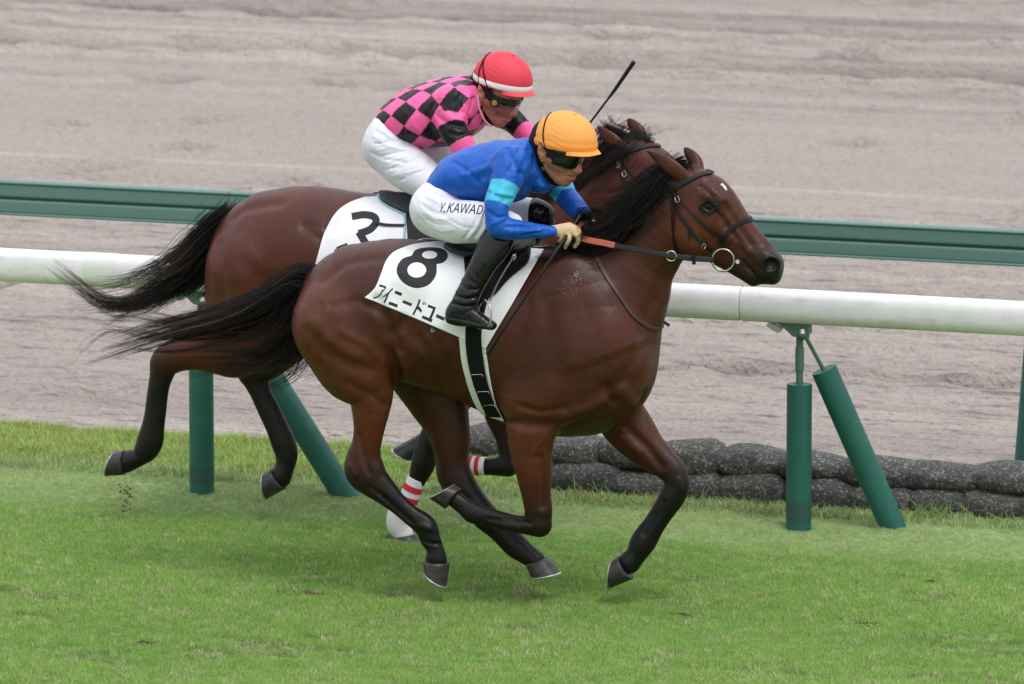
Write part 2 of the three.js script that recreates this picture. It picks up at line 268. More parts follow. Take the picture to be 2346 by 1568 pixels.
// ------------------------------------------------------------------ the ground
const Z_WHITE = -1.94, Z_GREEN = -3.7;                                    // the two rails, parallel to x
const Z_TURF = G(400, 1003).z;                                           // back edge of the turf
const grainTex = dataTex(256, ((n) => (i, j, s) => { const u = i / s, v = j / s, a = 0.5 * n(u, v, 64) + 0.3 * n(u, v, 128) + 0.2 * n(u, v, 16); return [a, a, a]; })(tileNoise(5)));
const axisX = (z) => EYE.x + (z - EYE.z) * Math.tan(YAW);                 // middle of the view at depth z
structure('ground', new THREE.PlaneGeometry(1600, 1600, 1, 1).rotateX(-Math.PI / 2).translate(0, -0.3, 0), std(0.2, 0.19, 0.13, 1));
{ // sand track: a relief of harrow lines, wheel ruts and hoof marks
  const ruts = [[G(1173, 128).z, 0.3, 0.07], [G(1173, 38).z, 0.3, 0.065], [G(1173, 98).z, 0.12, 0.03], [G(1173, 150).z, 0.1, 0.025], [G(1173, 8).z, 0.25, 0.03], [G(1173, 805).z, 0.1, 0.045, 1500], [G(1173, 768).z, 0.08, 0.02, -300]];
  const pale = [[G(1173, 392).z, 0.05, 1.26], [G(1173, 575).z, 0.05, 1.16], [G(1173, 700).z, 0.04, 1.2], [G(1173, 1010).z, 0.18, 1.16], [G(1173, 512).z, 0.05, 1.12], [G(1173, 140).z, 0.06, 1.12], [G(1173, 62).z, 0.08, 1.1]];
  const hash = (a, b) => { let t = Math.imul(a * 374761393 + b * 668265263 ^ 0x5bd1e995, 1274126177); t = Math.imul(t ^ t >>> 15, 0x85ebca6b); return ((t ^ t >>> 13) >>> 0) / 4294967296; };
  const zCombed = G(1173, 430).z, zRutted = G(1173, 225).z;
  let dampShade = 0;                                                            // painted shade plus moist sand: ruts and hoof marks darkened in the colour
  const height = (x, z) => {
    const wz = z + 0.025 * noise(x * 0.2, 3.3, z * 0.4), comb = smooth(zCombed - 0.5, zCombed + 0.4, z), rut = smooth(zRutted + 0.9, zRutted - 0.7, z), calm = (1 - comb) * (1 - rut);
    dampShade = 0;
    let h = 0.01 * noise(x * 0.4, 1, z * 1.1) + (0.004 + 0.009 * comb + 0.014 * rut) * noise(x * 0.25, 5, wz * 8) + (0.003 + 0.008 * comb + 0.005 * rut) * noise(x * 1.6, 9, wz * 21) + 0.006 * (1 - 0.4 * calm) * noise(x * 7, 2, z * 14) + 0.008 * noise(x * 20, 4, z * 34);
    for (const [c, w, d, from] of ruts) { if (from !== undefined && from > 0 && x < G(1540, 850).x + 0.3 * noise(z * 9, 1, 1)) continue; if (from < 0 && x > G(330, 740).x) continue; const e = (wz - c - 0.05 * noise(x * 0.3, c, 0)) / w; if (Math.abs(e) < 3) { const k = clamp(0.85 + 0.6 * noise(x * 0.5, 8, c) + 0.6 * noise(x * 3, 6, z * 12), 0.1, 1.6); h -= 1.9 * d * (Math.exp(-e * e) - 0.55 * Math.exp(-(e - 1.5) * (e - 1.5) * 2) - 0.35 * Math.exp(-(e + 1.5) * (e + 1.5) * 2)) * k; dampShade = Math.max(dampShade, Math.exp(-Math.pow(Math.abs(e), 3)) * k * Math.min(1, d / 0.04)); } }
    const cx = Math.floor(x / 0.9), cz = Math.floor(z / 0.75);
    for (let i = -1; i <= 1; i++) for (let j = -1; j <= 1; j++) {
      const a = cx + i, b = cz + j; if (hash(a, b) > 0.4) continue;
      const ex = (x - (a + 0.2 + 0.6 * hash(a + 91, b)) * 0.9) / (0.1 + 0.1 * hash(a, b + 57)) + 0.5 * noise(z * 6, a, b), ez = (z - (b + 0.2 + 0.6 * hash(a, b + 33)) * 0.75) / (0.1 + 0.08 * hash(a + 12, b + 3)) + 0.5 * noise(x * 6, a, b), q = ex * ex + ez * ez;
      if (q < 7) { const s = (0.35 + 0.65 * hash(a + 5, b + 8)) * (1 - 0.55 * comb); h -= 0.12 * s * (Math.exp(-q) - 0.5 * Math.exp(-2.5 * (Math.sqrt(q) - 1.5) * (Math.sqrt(q) - 1.5))) * (1 + 0.5 * noise(x * 9, 3, z * 9)); dampShade = Math.max(dampShade, s * 0.8 * Math.exp(-q * q * 0.8) * (0.7 + 0.8 * noise(x * 11, 5, z * 13))); }
    }
    return h;
  };
  const NX = 460, NZ = 1000, z0 = Z_TURF + 0.6, z1 = -27, pos = [], idx = [], col = [], uv = [];
  for (let j = 0; j <= NZ; j++) for (let i = 0; i <= NX; i++) {
    const v = j / NZ, z = lerp(z0, z1, 0.62 * v + 0.38 * v * v), hw = 2.5 * (EYE.z - z) / EYE.z + 0.7, x = axisX(z) + lerp(-hw, hw, i / NX), comb = smooth(zCombed - 0.5, zCombed + 0.4, z), rut = smooth(zRutted + 0.9, zRutted - 0.7, z);
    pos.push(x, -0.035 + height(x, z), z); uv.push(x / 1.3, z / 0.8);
    const wz = z + 0.025 * noise(x * 0.2, 3.3, z * 0.4), long = noise(x * 0.07, 21, wz * 2.8) * 0.6 + noise(x * 0.14, 22, wz * 7.5) * 0.6 + 0.3 * noise(x * 0.3, 26, wz * 15), dash = Math.max(0, noise(x * 3, 28, wz * 24) + 0.5 * noise(x * 9, 29, z * 44) - 0.12), speck = noise(x * 26, 24, z * 34);
    let t = 1 + (0.05 + 0.3 * rut + 0.12 * comb) * long - (0.08 + 0.75 * comb + 0.35 * rut) * dash + 0.1 * speck + 0.04 * noise(x * 0.4, 25, z * 0.7);
    t *= 1 - 0.46 * clamp(dampShade, 0, 1.15);
    for (const [c, w, k] of pale) { const e = (wz - c - 0.03 * noise(x * 0.4, c, 4)) / w; t *= 1 + (k - 1) * Math.exp(-e * e) * clamp(0.8 + 0.8 * noise(x * 2.5, c, z * 9), 0, 1.5); }
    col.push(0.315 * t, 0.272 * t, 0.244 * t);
  }
  for (let j = 0; j < NZ; j++) for (let i = 0; i < NX; i++) { const a = j * (NX + 1) + i; idx.push(a, a + 1, a + NX + 1, a + 1, a + NX + 2, a + NX + 1); }
  const g = new THREE.BufferGeometry(); g.setAttribute('position', new THREE.Float32BufferAttribute(pos, 3)); g.setAttribute('color', new THREE.Float32BufferAttribute(col, 3)); g.setAttribute('uv', new THREE.Float32BufferAttribute(uv, 2)); g.setIndex(idx); g.computeVertexNormals();
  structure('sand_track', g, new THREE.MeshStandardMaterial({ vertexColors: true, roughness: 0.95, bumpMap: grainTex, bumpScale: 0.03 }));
  // the same sand goes on beside and beyond the relief
  const side = (z, k) => axisX(z) + k * (2.5 * (EYE.z - z) / EYE.z + 0.7), y = -0.045, op = [], oi = [];
  for (const [a, b, c, d] of [[[-260, z0], [side(z0, -1), z0], [side(z1, -1), z1], [-260, z1]], [[side(z0, 1), z0], [260, z0], [260, z1], [side(z1, 1), z1]], [[-260, z1], [260, z1], [260, -300], [-260, -300]]]) { const o = op.length / 3; for (const q of [a, b, c, d]) op.push(q[0], y, q[1]); oi.push(o, o + 1, o + 2, o, o + 2, o + 3); }
  structure('outer_sand', geo(op, oi), std(0.3, 0.26, 0.233, 0.95));
}
const turfEdge = (x) => Z_TURF + 0.1 * noise(x * 0.7, 1, 2) + 0.06 * noise(x * 3, 6, 2);
const patch = (x, z) => noise(x * 0.55, 3, z * 0.9) * 0.6 + noise(x * 1.7, 5, z * 2.2) * 0.45 + noise(x * 5, 7, z * 6) * 0.3;
const zStrip = G(1173, 1222).z;                                          // in front of the posts the turf is mown and paler behind
function turfColour(x, z, r) { // linear; pale dry strip by the rail, lush in front, coarse yellow-green behind
  const p = patch(x, z), b = smooth(zStrip + 0.35 + 0.25 * p, zStrip - 0.25 + 0.25 * p, z), c = smooth(Z_WHITE - 0.3, Z_WHITE - 0.6, z);
  const lush = [0.31 + 0.09 * p, 0.515 + 0.07 * p, 0.115 + 0.03 * p], pale = [0.5, 0.64, 0.29], wild = [0.38 + 0.1 * p, 0.53 + 0.04 * p, 0.13];
  return lush.map((v, i) => lerp(lerp(v, pale[i], b * 0.75), wild[i], c) * (0.74 + 0.52 * r));
}
{
  const NX = 200, NZ = 160, pos = [], idx = [], col = [], uv = [];
  for (let j = 0; j <= NZ; j++) for (let i = 0; i <= NX; i++) { const x = lerp(-9, 9, i / NX), v = j / NZ, z = lerp(7, turfEdge(x), v), t = turfColour(x, z, 0.3); pos.push(x, -0.02 * smooth(0.97, 1, v), z); uv.push(x / 0.4, z / 0.4); col.push(t[0] * 0.75, t[1] * 0.7, t[2] * 0.8); }
  for (let j = 0; j < NZ; j++) for (let i = 0; i < NX; i++) { const a = j * (NX + 1) + i; idx.push(a, a + 1, a + NX + 1, a + 1, a + NX + 2, a + NX + 1); }
  const g = new THREE.BufferGeometry(); g.setAttribute('position', new THREE.Float32BufferAttribute(pos, 3)); g.setAttribute('color', new THREE.Float32BufferAttribute(col, 3)); g.setAttribute('uv', new THREE.Float32BufferAttribute(uv, 2)); g.setIndex(idx); g.computeVertexNormals();
  structure('turf', g, new THREE.MeshStandardMaterial({ vertexColors: true, roughness: 1, bumpMap: grainTex, bumpScale: 0.01 }));
  structure('outer_turf', mergeGeometries([[-200, 60, -9, Z_TURF], [9, 60, 200, Z_TURF], [-9, 60, 9, 7]].map(([x0, za, x1, zb]) => new THREE.PlaneGeometry(x1 - x0, za - zb).rotateX(-Math.PI / 2).translate((x0 + x1) / 2, -0.012, (za + zb) / 2))), std(0.085, 0.15, 0.03, 1));
}
// grass blades: tufts of bent blades
function tuft(r, n, h, spread, w) {
  const pos = [], idx = [], nor = [];
  for (let i = 0; i < n; i++) {
    const a = r() * 6.283, q = spread * Math.sqrt(r()), bx = Math.cos(a) * q, bz = Math.sin(a) * q, d = r() * 6.283, L = h * (0.55 + 0.6 * r()), lean = L * (0.08 + 0.5 * r() * r()), dx = Math.cos(d), dz = Math.sin(d), ww = w * (0.7 + 0.6 * r()), fa = r() * 6.283, sx = Math.cos(fa), sz = Math.sin(fa);
    for (const f of [1, -1]) { // both faces of a blade
      const o = pos.length / 3, ex = -sz * 0.0002 * f, ez = sx * 0.0002 * f;
      for (const [t, k] of [[0, 1], [0.55, 0.85], [1, 0.12]]) for (const s of [-1, 1]) { pos.push(bx + dx * lean * t * t + sx * ww * k * s + ex, L * (t - 0.25 * t * t), bz + dz * lean * t * t + sz * ww * k * s + ez); nor.push(dx * 0.3 + ex * 900, 0.9, dz * 0.3 + ez * 900); }
      const q3 = [[0, 1, 2], [1, 3, 2], [2, 3, 4], [3, 5, 4]]; for (const [a1, b1, c1] of q3) f > 0 ? idx.push(o + a1, o + b1, o + c1) : idx.push(o + a1, o + c1, o + b1);
    }
  }
  return geo(pos, idx, nor);
}
const divots = [[705, 1366, 0.1], [640, 1362, 0.05], [1590, 1330, 0.06], [1985, 1438, 0.09], [1925, 1428, 0.05], [860, 1340, 0.05], [330, 1480, 0.05], [1120, 1460, 0.06], [1560, 1415, 0.05], [2130, 1340, 0.05]].map(([x, y, q]) => [G(x, y), q]);   // torn places with bare soil
{
  const gs = divots.map(([c, q]) => { const g = new THREE.SphereGeometry(1, 20, 10, 0, Math.PI * 2, 0, Math.PI / 2), p = g.attributes.position; for (let i = 0; i < p.count; i++) { const x = p.getX(i), y = p.getY(i), z = p.getZ(i), k = 1 + 0.5 * noise(x * 2 + c.x * 7, y, z * 2 + c.z); p.setXYZ(i, c.x + x * q * 1.1 * k, 0.003 + y * 0.012 * (1 + noise(x * 5 + c.x, 2, z * 5)), c.z + z * q * 0.6 * k); } g.computeVertexNormals(); return g; });
  const m = structure('turf_divots', mergeGeometries(gs), std(0.075, 0.058, 0.03, 1, { bumpMap: grainTex, bumpScale: 0.006 }), 'stuff'); m.userData.label = 'small torn places with bare dark soil in the front turf'; m.userData.category = 'soil';
}
{
  const grassMat = new THREE.MeshPhysicalMaterial({ color: lin(1, 1, 1), roughness: 0.75, specularIntensity: 0.15, transmission: 0.35, thickness: 0, side: THREE.DoubleSide });
  const r = rng(71), m = new THREE.Matrix4(), q = new THREE.Quaternion(), up = V(0, 1, 0), c = new THREE.Color();
  const field = (name, label, n, shapes, place) => {
    const lists = shapes.map(() => []);
    for (let i = 0; i < n; i++) { const p = place(); if (p) lists[Math.floor(r() * shapes.length)].push(p); }
    shapes.forEach((g, k) => {
      const im = shadows(new THREE.InstancedMesh(g, grassMat, lists[k].length));
      lists[k].forEach(([x, y, z, s, col], i) => { q.setFromAxisAngle(up, r() * 6.283); m.compose(V(x, y, z), q, V(s * (0.8 + 0.5 * r()), s, s * (0.8 + 0.5 * r()))); im.setMatrixAt(i, m); im.setColorAt(i, c.setRGB(...col)); });
      im.name = numbered(name); im.userData = { kind: 'stuff', label, category: 'grass' }; scene.add(im);
    });
  };
  const zNear = G(1173, 1600).z + 0.5;
  field('turf_grass', 'short green mown turf that covers the course under the horses', 195000, [tuft(r, 14, 0.036, 0.028, 0.0013), tuft(r, 14, 0.03, 0.03, 0.0013), tuft(r, 14, 0.043, 0.026, 0.0012)], () => {
    const z = lerp(Z_WHITE - 0.34, zNear, r()), hw = 2.35 * (EYE.z - z) / EYE.z + 0.6, x = axisX(z) + lerp(-hw, hw, r()), p = patch(x, z), near = smooth(zStrip - 0.2, zStrip + 0.4, z);
    let t = turfColour(x, z, r()); const worn = near * smooth(0.2, 0.55, noise(x * 1.1, 14, z * 2.6) * 0.75 + noise(x * 3.6, 15, z * 8) * 0.6), dry = r() < 0.025 + 0.11 * worn ? 1 : 0;   // worn, divoted places: thin, low, dull
    if (r() < worn * 0.45) return null;
    for (const [c, q] of divots) { const e = Math.hypot(x - c.x, (z - c.z) * 1.6) / q; if (e < 1 && r() < 0.86 * (1.1 - e)) return null; }
    t = [lerp(t[0], 0.14, worn * 0.5), lerp(t[1], 0.19, worn * 0.5), lerp(t[2], 0.06, worn * 0.5)];
    return [x, -0.004, z, lerp(0.62, 1, near) * (0.9 + 0.5 * Math.max(-0.4, p) + 0.25 * noise(x * 6, 16, z * 7)) * (1 - 0.35 * worn) * (dry ? 1.25 : 1), dry ? [0.55, 0.55, 0.31] : t];
  });
  field('wild_grass', 'longer yellow green grass along the back edge of the turf', 22000, [tuft(r, 11, 0.062, 0.034, 0.0018), tuft(r, 11, 0.05, 0.034, 0.0018)], () => {
    const z0 = Z_WHITE - 0.28, hw = 2.35 * (EYE.z - z0) / EYE.z + 0.5, x = axisX(z0 - 0.6) + lerp(-hw, hw, r()), z = lerp(z0, turfEdge(x), Math.pow(r(), 0.9)), t = turfColour(x, z, r());
    if (patch(x * 1.3 + 4, z) < -0.35 && r() < 0.6) return null;
    return [x, -0.01, z, 0.6 + 0.6 * r() + 0.4 * Math.max(0, patch(x, z + 9)), r() < 0.1 ? [0.34, 0.31, 0.16] : t];
  });
}

// ------------------------------------------------------------------ white turf rail with its padded posts
const plasticWhite = (() => { const n = tileNoise(77), t = dataTex(512, (i, j, s) => { const u = i / s, v = j / s, a = 0.87 - 0.05 * n(u, v, 6) * n(u, v, 30) - (n(u, v, 90) > 0.965 ? 0.3 * n(u, v, 40) : 0) - 0.1 * Math.pow(n(u * 0.25, v, 64), 6); return [a, a * 0.992, a * 1.0]; }, true); t.repeat.set(0.8, 0.8); return phys(1, 1, 1, 0.4, { map: t }); })(), greenPad = (() => { const n = tileNoise(17); return std(1, 1, 1, 0.55, { map: dataTex(256, (i, j, s) => { const u = i / s, v = j / s, a = 0.86 + 0.14 * n(u, v, 8) * n(u, v, 32) + 0.08 * n(u, v, 128), d = n(u, v, 64) > 0.93 ? 0.08 : 0; return [0.11 * a + d, 0.375 * a + d, 0.335 * a + d * 0.7]; }, true), bumpMap: grainTex, bumpScale: 0.0006 }); })();
greenPad.map.repeat.set(2.2, 2.2);
const greenMetal = std(0.07, 0.13, 0.1, 0.5), zinc = std(0.42, 0.43, 0.43, 0.45, { metalness: 0.6 });
function profile(shape, x0, x1, y, z) { // extrude along x: shape rows [dy, dz] outline
  const s = new THREE.Shape(); shape.forEach(([dy, dz], i) => (i ? s.lineTo(dz, dy) : s.moveTo(dz, dy))); s.closePath();
  const g = new THREE.ExtrudeGeometry(s, { depth: x1 - x0, bevelEnabled: false, steps: 1 }); g.rotateY(Math.PI / 2); // local z -> x
  const p = g.attributes.position; for (let i = 0; i < p.count; i++) p.setZ(i, -p.getZ(i)); // shape x was turned to -z
  const ix = g.index; if (ix) for (let i = 0; i < ix.count; i += 3) { const t = ix.array[i]; ix.array[i] = ix.array[i + 1]; ix.array[i + 1] = t; } else for (const a of Object.values(g.attributes)) for (let i = 0; i < a.count; i += 3) for (let k = 0; k < a.itemSize; k++) { const u = a.array[i * a.itemSize + k]; a.array[i * a.itemSize + k] = a.array[(i + 1) * a.itemSize + k]; a.array[(i + 1) * a.itemSize + k] = u; }
  g.translate(x0, y, z); g.computeVertexNormals(); return g;
}
const oval = (hy, hz, e, n) => Array.from({ length: n }, (_, i) => { const a = i / n * Math.PI * 2, c = Math.cos(a), s = Math.sin(a); return [Math.sign(s) * Math.pow(Math.abs(s), e) * hy, Math.sign(c) * Math.pow(Math.abs(c), e) * hz]; });
function smoothOval(hy, hz, e, x0, x1, y, z) { // a closed oval tube along x with soft ends
  const O = oval(hy, hz, e, 40), pos = [], idx = [], st = [[x0, 0.9], [x0 + 0.006, 1], [x1 - 0.006, 1], [x1, 0.9]];
  for (const [x, k] of st) for (const [dy, dz] of O) pos.push(x, y + dy * k, z + dz * k);
  for (let i = 0; i < st.length - 1; i++) for (let j = 0; j < 40; j++) { const a = i * 40 + j, b = i * 40 + (j + 1) % 40; idx.push(a, a + 40, b, b, a + 40, b + 40); }
  for (const i of [0, 3]) for (let j = 1; j < 39; j++) { const o = i * 40; if (i) idx.push(o, o + j + 1, o + j); else idx.push(o, o + j, o + j + 1); }
  const g = geo(pos, idx); const c = g.toNonIndexed(); c.computeVertexNormals(); return g;
}
{
  const yTop = P(1830, 664, Z_WHITE).y, yBot = P(1830, 742, Z_WHITE).y, yc = (yTop + yBot) / 2, hh = (yTop - yBot) / 2;
  const rail = thing('white_rail', 'long white running rail on green padded posts behind the horses', 'rail', V(P(1830, 1215, Z_WHITE).x, 0, Z_WHITE));
  const seams = [P(-500, 600, Z_WHITE).x - 14, P(355, 610, Z_WHITE).x, P(1700, 690, Z_WHITE).x, P(2900, 740, Z_WHITE).x + 14];
  for (let i = 0; i < 3; i++) part(rail, 'rail_section', smoothOval(hh, 0.058, 0.8, seams[i] + 0.002, seams[i + 1] - 0.002, yc, Z_WHITE), plasticWhite);
  { const sleeve = std(0.5, 0.46, 0.38, 0.7); for (const i of [1, 2]) part(rail, 'joint_sleeve', smoothOval(hh - 0.006, 0.05, 0.8, seams[i] - 0.05, seams[i] + 0.05, yc, Z_WHITE), sleeve); }
  { const x0 = P(197, 600, Z_WHITE).x, x1 = P(272, 600, Z_WHITE).x; part(rail, 'repair_tape', smoothOval(hh + 0.0015, 0.0595, 0.8, x0, x1, yc, Z_WHITE), std(0.66, 0.68, 0.64, 0.55), 'greyish tape wrapped round the white rail'); }
  const cyl = (a, b, r0, r1 = r0, n = 24) => tube([a, a.clone().lerp(b, 0.004), a.clone().lerp(b, 0.5), a.clone().lerp(b, 0.996), b], (t) => lerp(r0, r1, t) * (t < 0.001 || t > 0.999 ? 0.93 : 1), n);
  for (const [tx, ty, bx, by, lx, ly, ex, ey] of [[1832, 880, 1834, 1220, 1888, 847, 2052, 1222], [460, 792, 461, 1136, 560, 770, 800, 1150]]) {
    const top = P(tx, ty, Z_WHITE), bot = P(bx, by, Z_WHITE); bot.y = -0.02; bot.x = top.x;
    const pad = part(rail, 'post_pad', cyl(bot, top, 0.0555), greenPad);
    part(pad, 'pad_tape', cyl(V(bot.x, 0.05, bot.z), V(bot.x, 0.13, bot.z), 0.0568), std(0.02, 0.07, 0.055, 0.5));
    const under = V(top.x, yBot - 0.005, Z_WHITE);
    part(rail, 'post', mergeGeometries([cyl(top.clone().add(V(0, -0.05, 0)), under, 0.0155), cyl(top.clone().add(V(0, 0.06, 0)), top.clone().lerp(under, 0.62), 0.0195)]), greenMetal);
    // the brace leans along the rail and a little outwards
    const lt = P(lx, ly, Z_WHITE - 0.04), lb = G(ex, ey, -0.02);
    part(rail, 'brace_pad', cyl(lb, lt, 0.0575), greenPad);
    const up = lt.clone().sub(lb).normalize(), joint = V(top.x + 0.026, under.y - 0.05, Z_WHITE);
    part(rail, 'brace', mergeGeometries([tube([lt.clone().addScaledVector(up, -0.02), joint], 0.009, 8), tube([joint.clone().add(V(0, 0, -0.02)), joint.clone().add(V(0, 0, 0.025))], 0.014, 10)]), greenMetal);
    const b = new THREE.Shape(); b.moveTo(-0.1, 0.0); b.lineTo(0.045, 0.0); b.lineTo(0.045, -0.045); b.lineTo(0.02, -0.062); b.lineTo(-0.025, -0.055); b.lineTo(-0.06, -0.024); b.closePath();
    part(rail, 'bracket', new THREE.ExtrudeGeometry(b, { depth: 0.05, bevelEnabled: true, bevelSize: 0.003, bevelThickness: 0.003, bevelSegments: 2 }).translate(top.x, yBot + 0.004, Z_WHITE - 0.026), greenMetal);
    part(rail, 'clamp', tube([V(top.x + 0.02, yBot - 0.025, Z_WHITE + 0.03), V(top.x + 0.026, yBot - 0.042, Z_WHITE + 0.045)], 0.014, 8), zinc);
    part(rail, 'clip', new THREE.BoxGeometry(0.06, 0.02, 0.07).rotateZ(-0.5).translate(top.x - 0.11, yBot - 0.016, Z_WHITE + 0.01), zinc);
  }
}
{ // green rail of the sand track
  const yT = P(1173, 469, Z_GREEN).y, px = MPP(Z_GREEN) / Math.cos(PITCH), x0 = P(-400, 450, Z_GREEN).x - 14, x1 = P(2800, 560, Z_GREEN).x + 14;
  const rail = thing('green_rail', 'low green metal rail of the sand track beyond the white rail', 'rail', V(P(1173, 1000, Z_GREEN).x, 0, Z_GREEN));
  const paint = std(0.1, 0.19, 0.172, 0.4, { bumpMap: grainTex, bumpScale: 0.0005 });
  part(rail, 'top_tube', smoothOval(0.012, 0.028, 1, x0, x1, yT - 0.011, Z_GREEN), paint);
  const plank = (d0, d1, z) => smoothOval((d1 - d0) * px / 2, 0.02, 0.35, x0, x1, yT - (d0 + d1) * px / 2, z);
  part(rail, 'upper_board', plank(9, 39, Z_GREEN), paint); part(rail, 'lower_board', plank(45, 76, Z_GREEN), paint);
  part(rail, 'groove_web', plank(36, 48, Z_GREEN - 0.018), std(0.05, 0.1, 0.085, 0.6)); part(rail, 'lower_lip', smoothOval(0.008, 0.026, 0.8, x0, x1, yT - 78 * px, Z_GREEN), paint);
  const base = G(2352, 1075, -0.06), top = P(2392, 590, Z_GREEN - 0.04);
  part(rail, 'post_pad', tube([base, base.clone().lerp(top, 0.004), base.clone().lerp(top, 0.995), top], (t) => (t < 0.001 || t > 0.999 ? 0.05 : 0.0575), 24), greenPad);
}
{ // black mesh sandbags stacked two high
  const n = tileNoise(23), C = 40, rs = rng(88), cell = Array.from({ length: C * C }, () => [rs(), rs(), rs()]);
  const stones = (i, j, s) => { // gravel seen through the black net: each stone its own grey
    const u = i / s * C, v = j / s * C, cu = Math.floor(u), cv = Math.floor(v); let d1 = 9, d2 = 9, c = 0;
    for (let a = -1; a <= 1; a++) for (let b = -1; b <= 1; b++) { const q = cell[((cv + b + C) % C) * C + (cu + a + C) % C], d = Math.hypot(cu + a + q[0] - u, cv + b + q[1] - v); if (d < d1) { d2 = d1; d1 = d; c = q[2]; } else if (d < d2) d2 = d; }
    const e = smooth(0.02, 0.2, d2 - d1), st = 0.17 + (0.05 + 0.26 * c * c * c) * e + 0.06 * n(i / s, j / s, 12) + 0.05 * (n(i / s, j / s, 170) - 0.5); return [st, st * 0.995, st * 0.96]; };
  const net = std(1, 1, 1, 0.85, { bumpMap: grainTex, bumpScale: 0.004, map: dataTex(512, stones, true) });
  net.map.repeat.set(1, 1);
  const zl = G(1350, 1142).z - 0.13, r = rng(9);
  const rows = [[1350, 1094, 182, 84, 0], [1478, 1116, 170, 66, 0], [1612, 1116, 130, 70, 0], [1728, 1121, 160, 84, 0], [1890, 1134, 170, 82, 0], [2028, 1148, 182, 70, 0], [2154, 1150, 150, 66, 0], [2284, 1158, 160, 74, 0], [2420, 1166, 160, 74, 0],
    [1112, 1010, 92, 74, 1], [1320, 1032, 150, 62, 1], [1456, 1036, 165, 66, 1], [1590, 1050, 150, 76, 1], [1728, 1058, 160, 66, 1], [1866, 1068, 160, 58, 1], [2024, 1084, 196, 68, 1], [2168, 1094, 196, 64, 1], [2316, 1096, 180, 60, 1], [2450, 1104, 150, 60, 1]];
  rows.forEach(([cx, cy, w, h, top], i) => {
    const z = i === 9 ? G(1112, 1048).z : zl - (top ? 0.05 : 0), c = P(cx, cy, z); if (!top) c.y = Math.max(c.y, 0.05);
    const hx = w * MPP(z) / 2 / Math.cos(YAW) * 1.08, hy = h * MPP(z) / 2 * 1.12, hz = 0.14, g = new THREE.SphereGeometry(1, 40, 26), p = g.attributes.position, uv = g.attributes.uv, o = r() * 50;
    for (let k = 0; k < p.count; k++) {
      let x = p.getX(k), y = p.getY(k), zz = p.getZ(k); const sx = Math.sign(x) * Math.pow(Math.abs(x), 0.72), f = 1 - 0.25 * Math.pow(Math.abs(x), 6), d = 1 + 0.1 * noise(x * 1.4 + o, y * 1.5, zz * 1.5) + 0.035 * noise(x * 5 + o, y * 5, zz * 5);
      x = sx * hx; y = Math.sign(y) * Math.pow(Math.abs(y), 0.85) * hy * f * d * (1 + 0.1 * Math.sin(sx * 3 + o)); zz = Math.sign(zz) * Math.pow(Math.abs(zz), 0.8) * hz * f * d;
      p.setXYZ(k, x, y, zz); uv.setXY(k, (x + o) / 0.45, (y * 1.15 - zz * 0.75) / 0.45 + o);
    }
    g.computeVertexNormals(); g.rotateZ((r() - 0.5) * 0.12 - 0.02); g.rotateY((r() - 0.5) * 0.15);
    const m = shadows(new THREE.Mesh(g, net)); m.name = numbered('sandbag'); m.position.copy(c); scene.add(m);
    const n0 = rows.filter((q) => q[4] === top && q[0] < cx).length, ord = ['first', 'second', 'third', 'fourth', 'fifth', 'sixth', 'seventh', 'eighth', 'ninth', 'tenth'][n0];
    m.userData = { label: i === 9 ? 'short black gravel bag lying apart at the left end of the sandbag row' : `black mesh gravel bag, ${ord} from the left in the ${top ? 'upper' : 'lower'} row of sandbags`, category: 'sandbag', group: 'black sandbags stacked along the turf edge' };
  });
  // seed stalks in front of the bags
  const gm = new THREE.MeshPhysicalMaterial({ color: lin(0.24, 0.34, 0.1), roughness: 0.8, side: THREE.DoubleSide }), dm = std(0.3, 0.22, 0.11, 0.9, { side: THREE.DoubleSide });
  const blades = (list, mat, label, name, seed) => { const q = rng(seed), gs = list.map(([x, y, hgt, lean]) => { const b = G(x, y); return tube(Array.from({ length: 6 }, (_, i) => { const t = i / 5; return V(b.x + lean * t * t * 0.1 + 0.004 * q(), hgt * t * (1 - 0.2 * t * Math.abs(lean)), b.z + 0.03 * t * q()); }), (t) => 0.0035 * (1 - t * 0.85), 4); }); const m = structure(name, mergeGeometries(gs), mat, 'stuff'); m.userData.label = label; m.userData.category = 'grass'; };
  const q = rng(44), green = [], dry = [];
  for (let i = 0; i < 150; i++) { const x = 1265 + Math.pow(q(), 1.2) * 1080, y = 1150 + (x - 1265) * 0.05 + q() * 12; (q() < 0.72 ? green : dry).push([x, y, 0.04 + 0.1 * q() * q(), (q() - 0.5) * 2]); }
  for (const [x, h] of [[1318, 0.2], [1372, 0.13], [1396, 0.12], [1452, 0.13], [1468, 0.1], [1606, 0.16], [1612, 0.14], [1690, 0.1]]) green.push([x, 1152 + (x - 1265) * 0.05, h, (q() - 0.5)]);
  for (let i = 0; i < 70; i++) green.push([2060 + q() * 300, 1192 + q() * 8, 0.05 + 0.07 * q(), (q() - 0.5) * 1.4]);
  blades(green, gm, 'green grass stalks growing at the foot of the sandbags', 'grass_stalks', 3); blades(dry, dm, 'dry brown stalks lying at the foot of the sandbags', 'dry_stalks', 4);
  const clods = []; for (let i = 0; i < 170; i++) { const t = q(), p = P(287 + gauss(q) * 13 * (1.15 - t * 0.75), 1108 + t * 64, -1.2 + gauss(q) * 0.04); clods.push(new THREE.IcosahedronGeometry(0.001 + 0.005 * Math.pow(q(), 4), 0).translate(p.x, p.y, p.z)); }
  const m = structure('kicked_up_soil', mergeGeometries(clods), std(0.12, 0.085, 0.045, 1), 'stuff'); m.userData.label = 'small brown clods of soil thrown up by a rear hoof'; m.userData.category = 'soil';
}
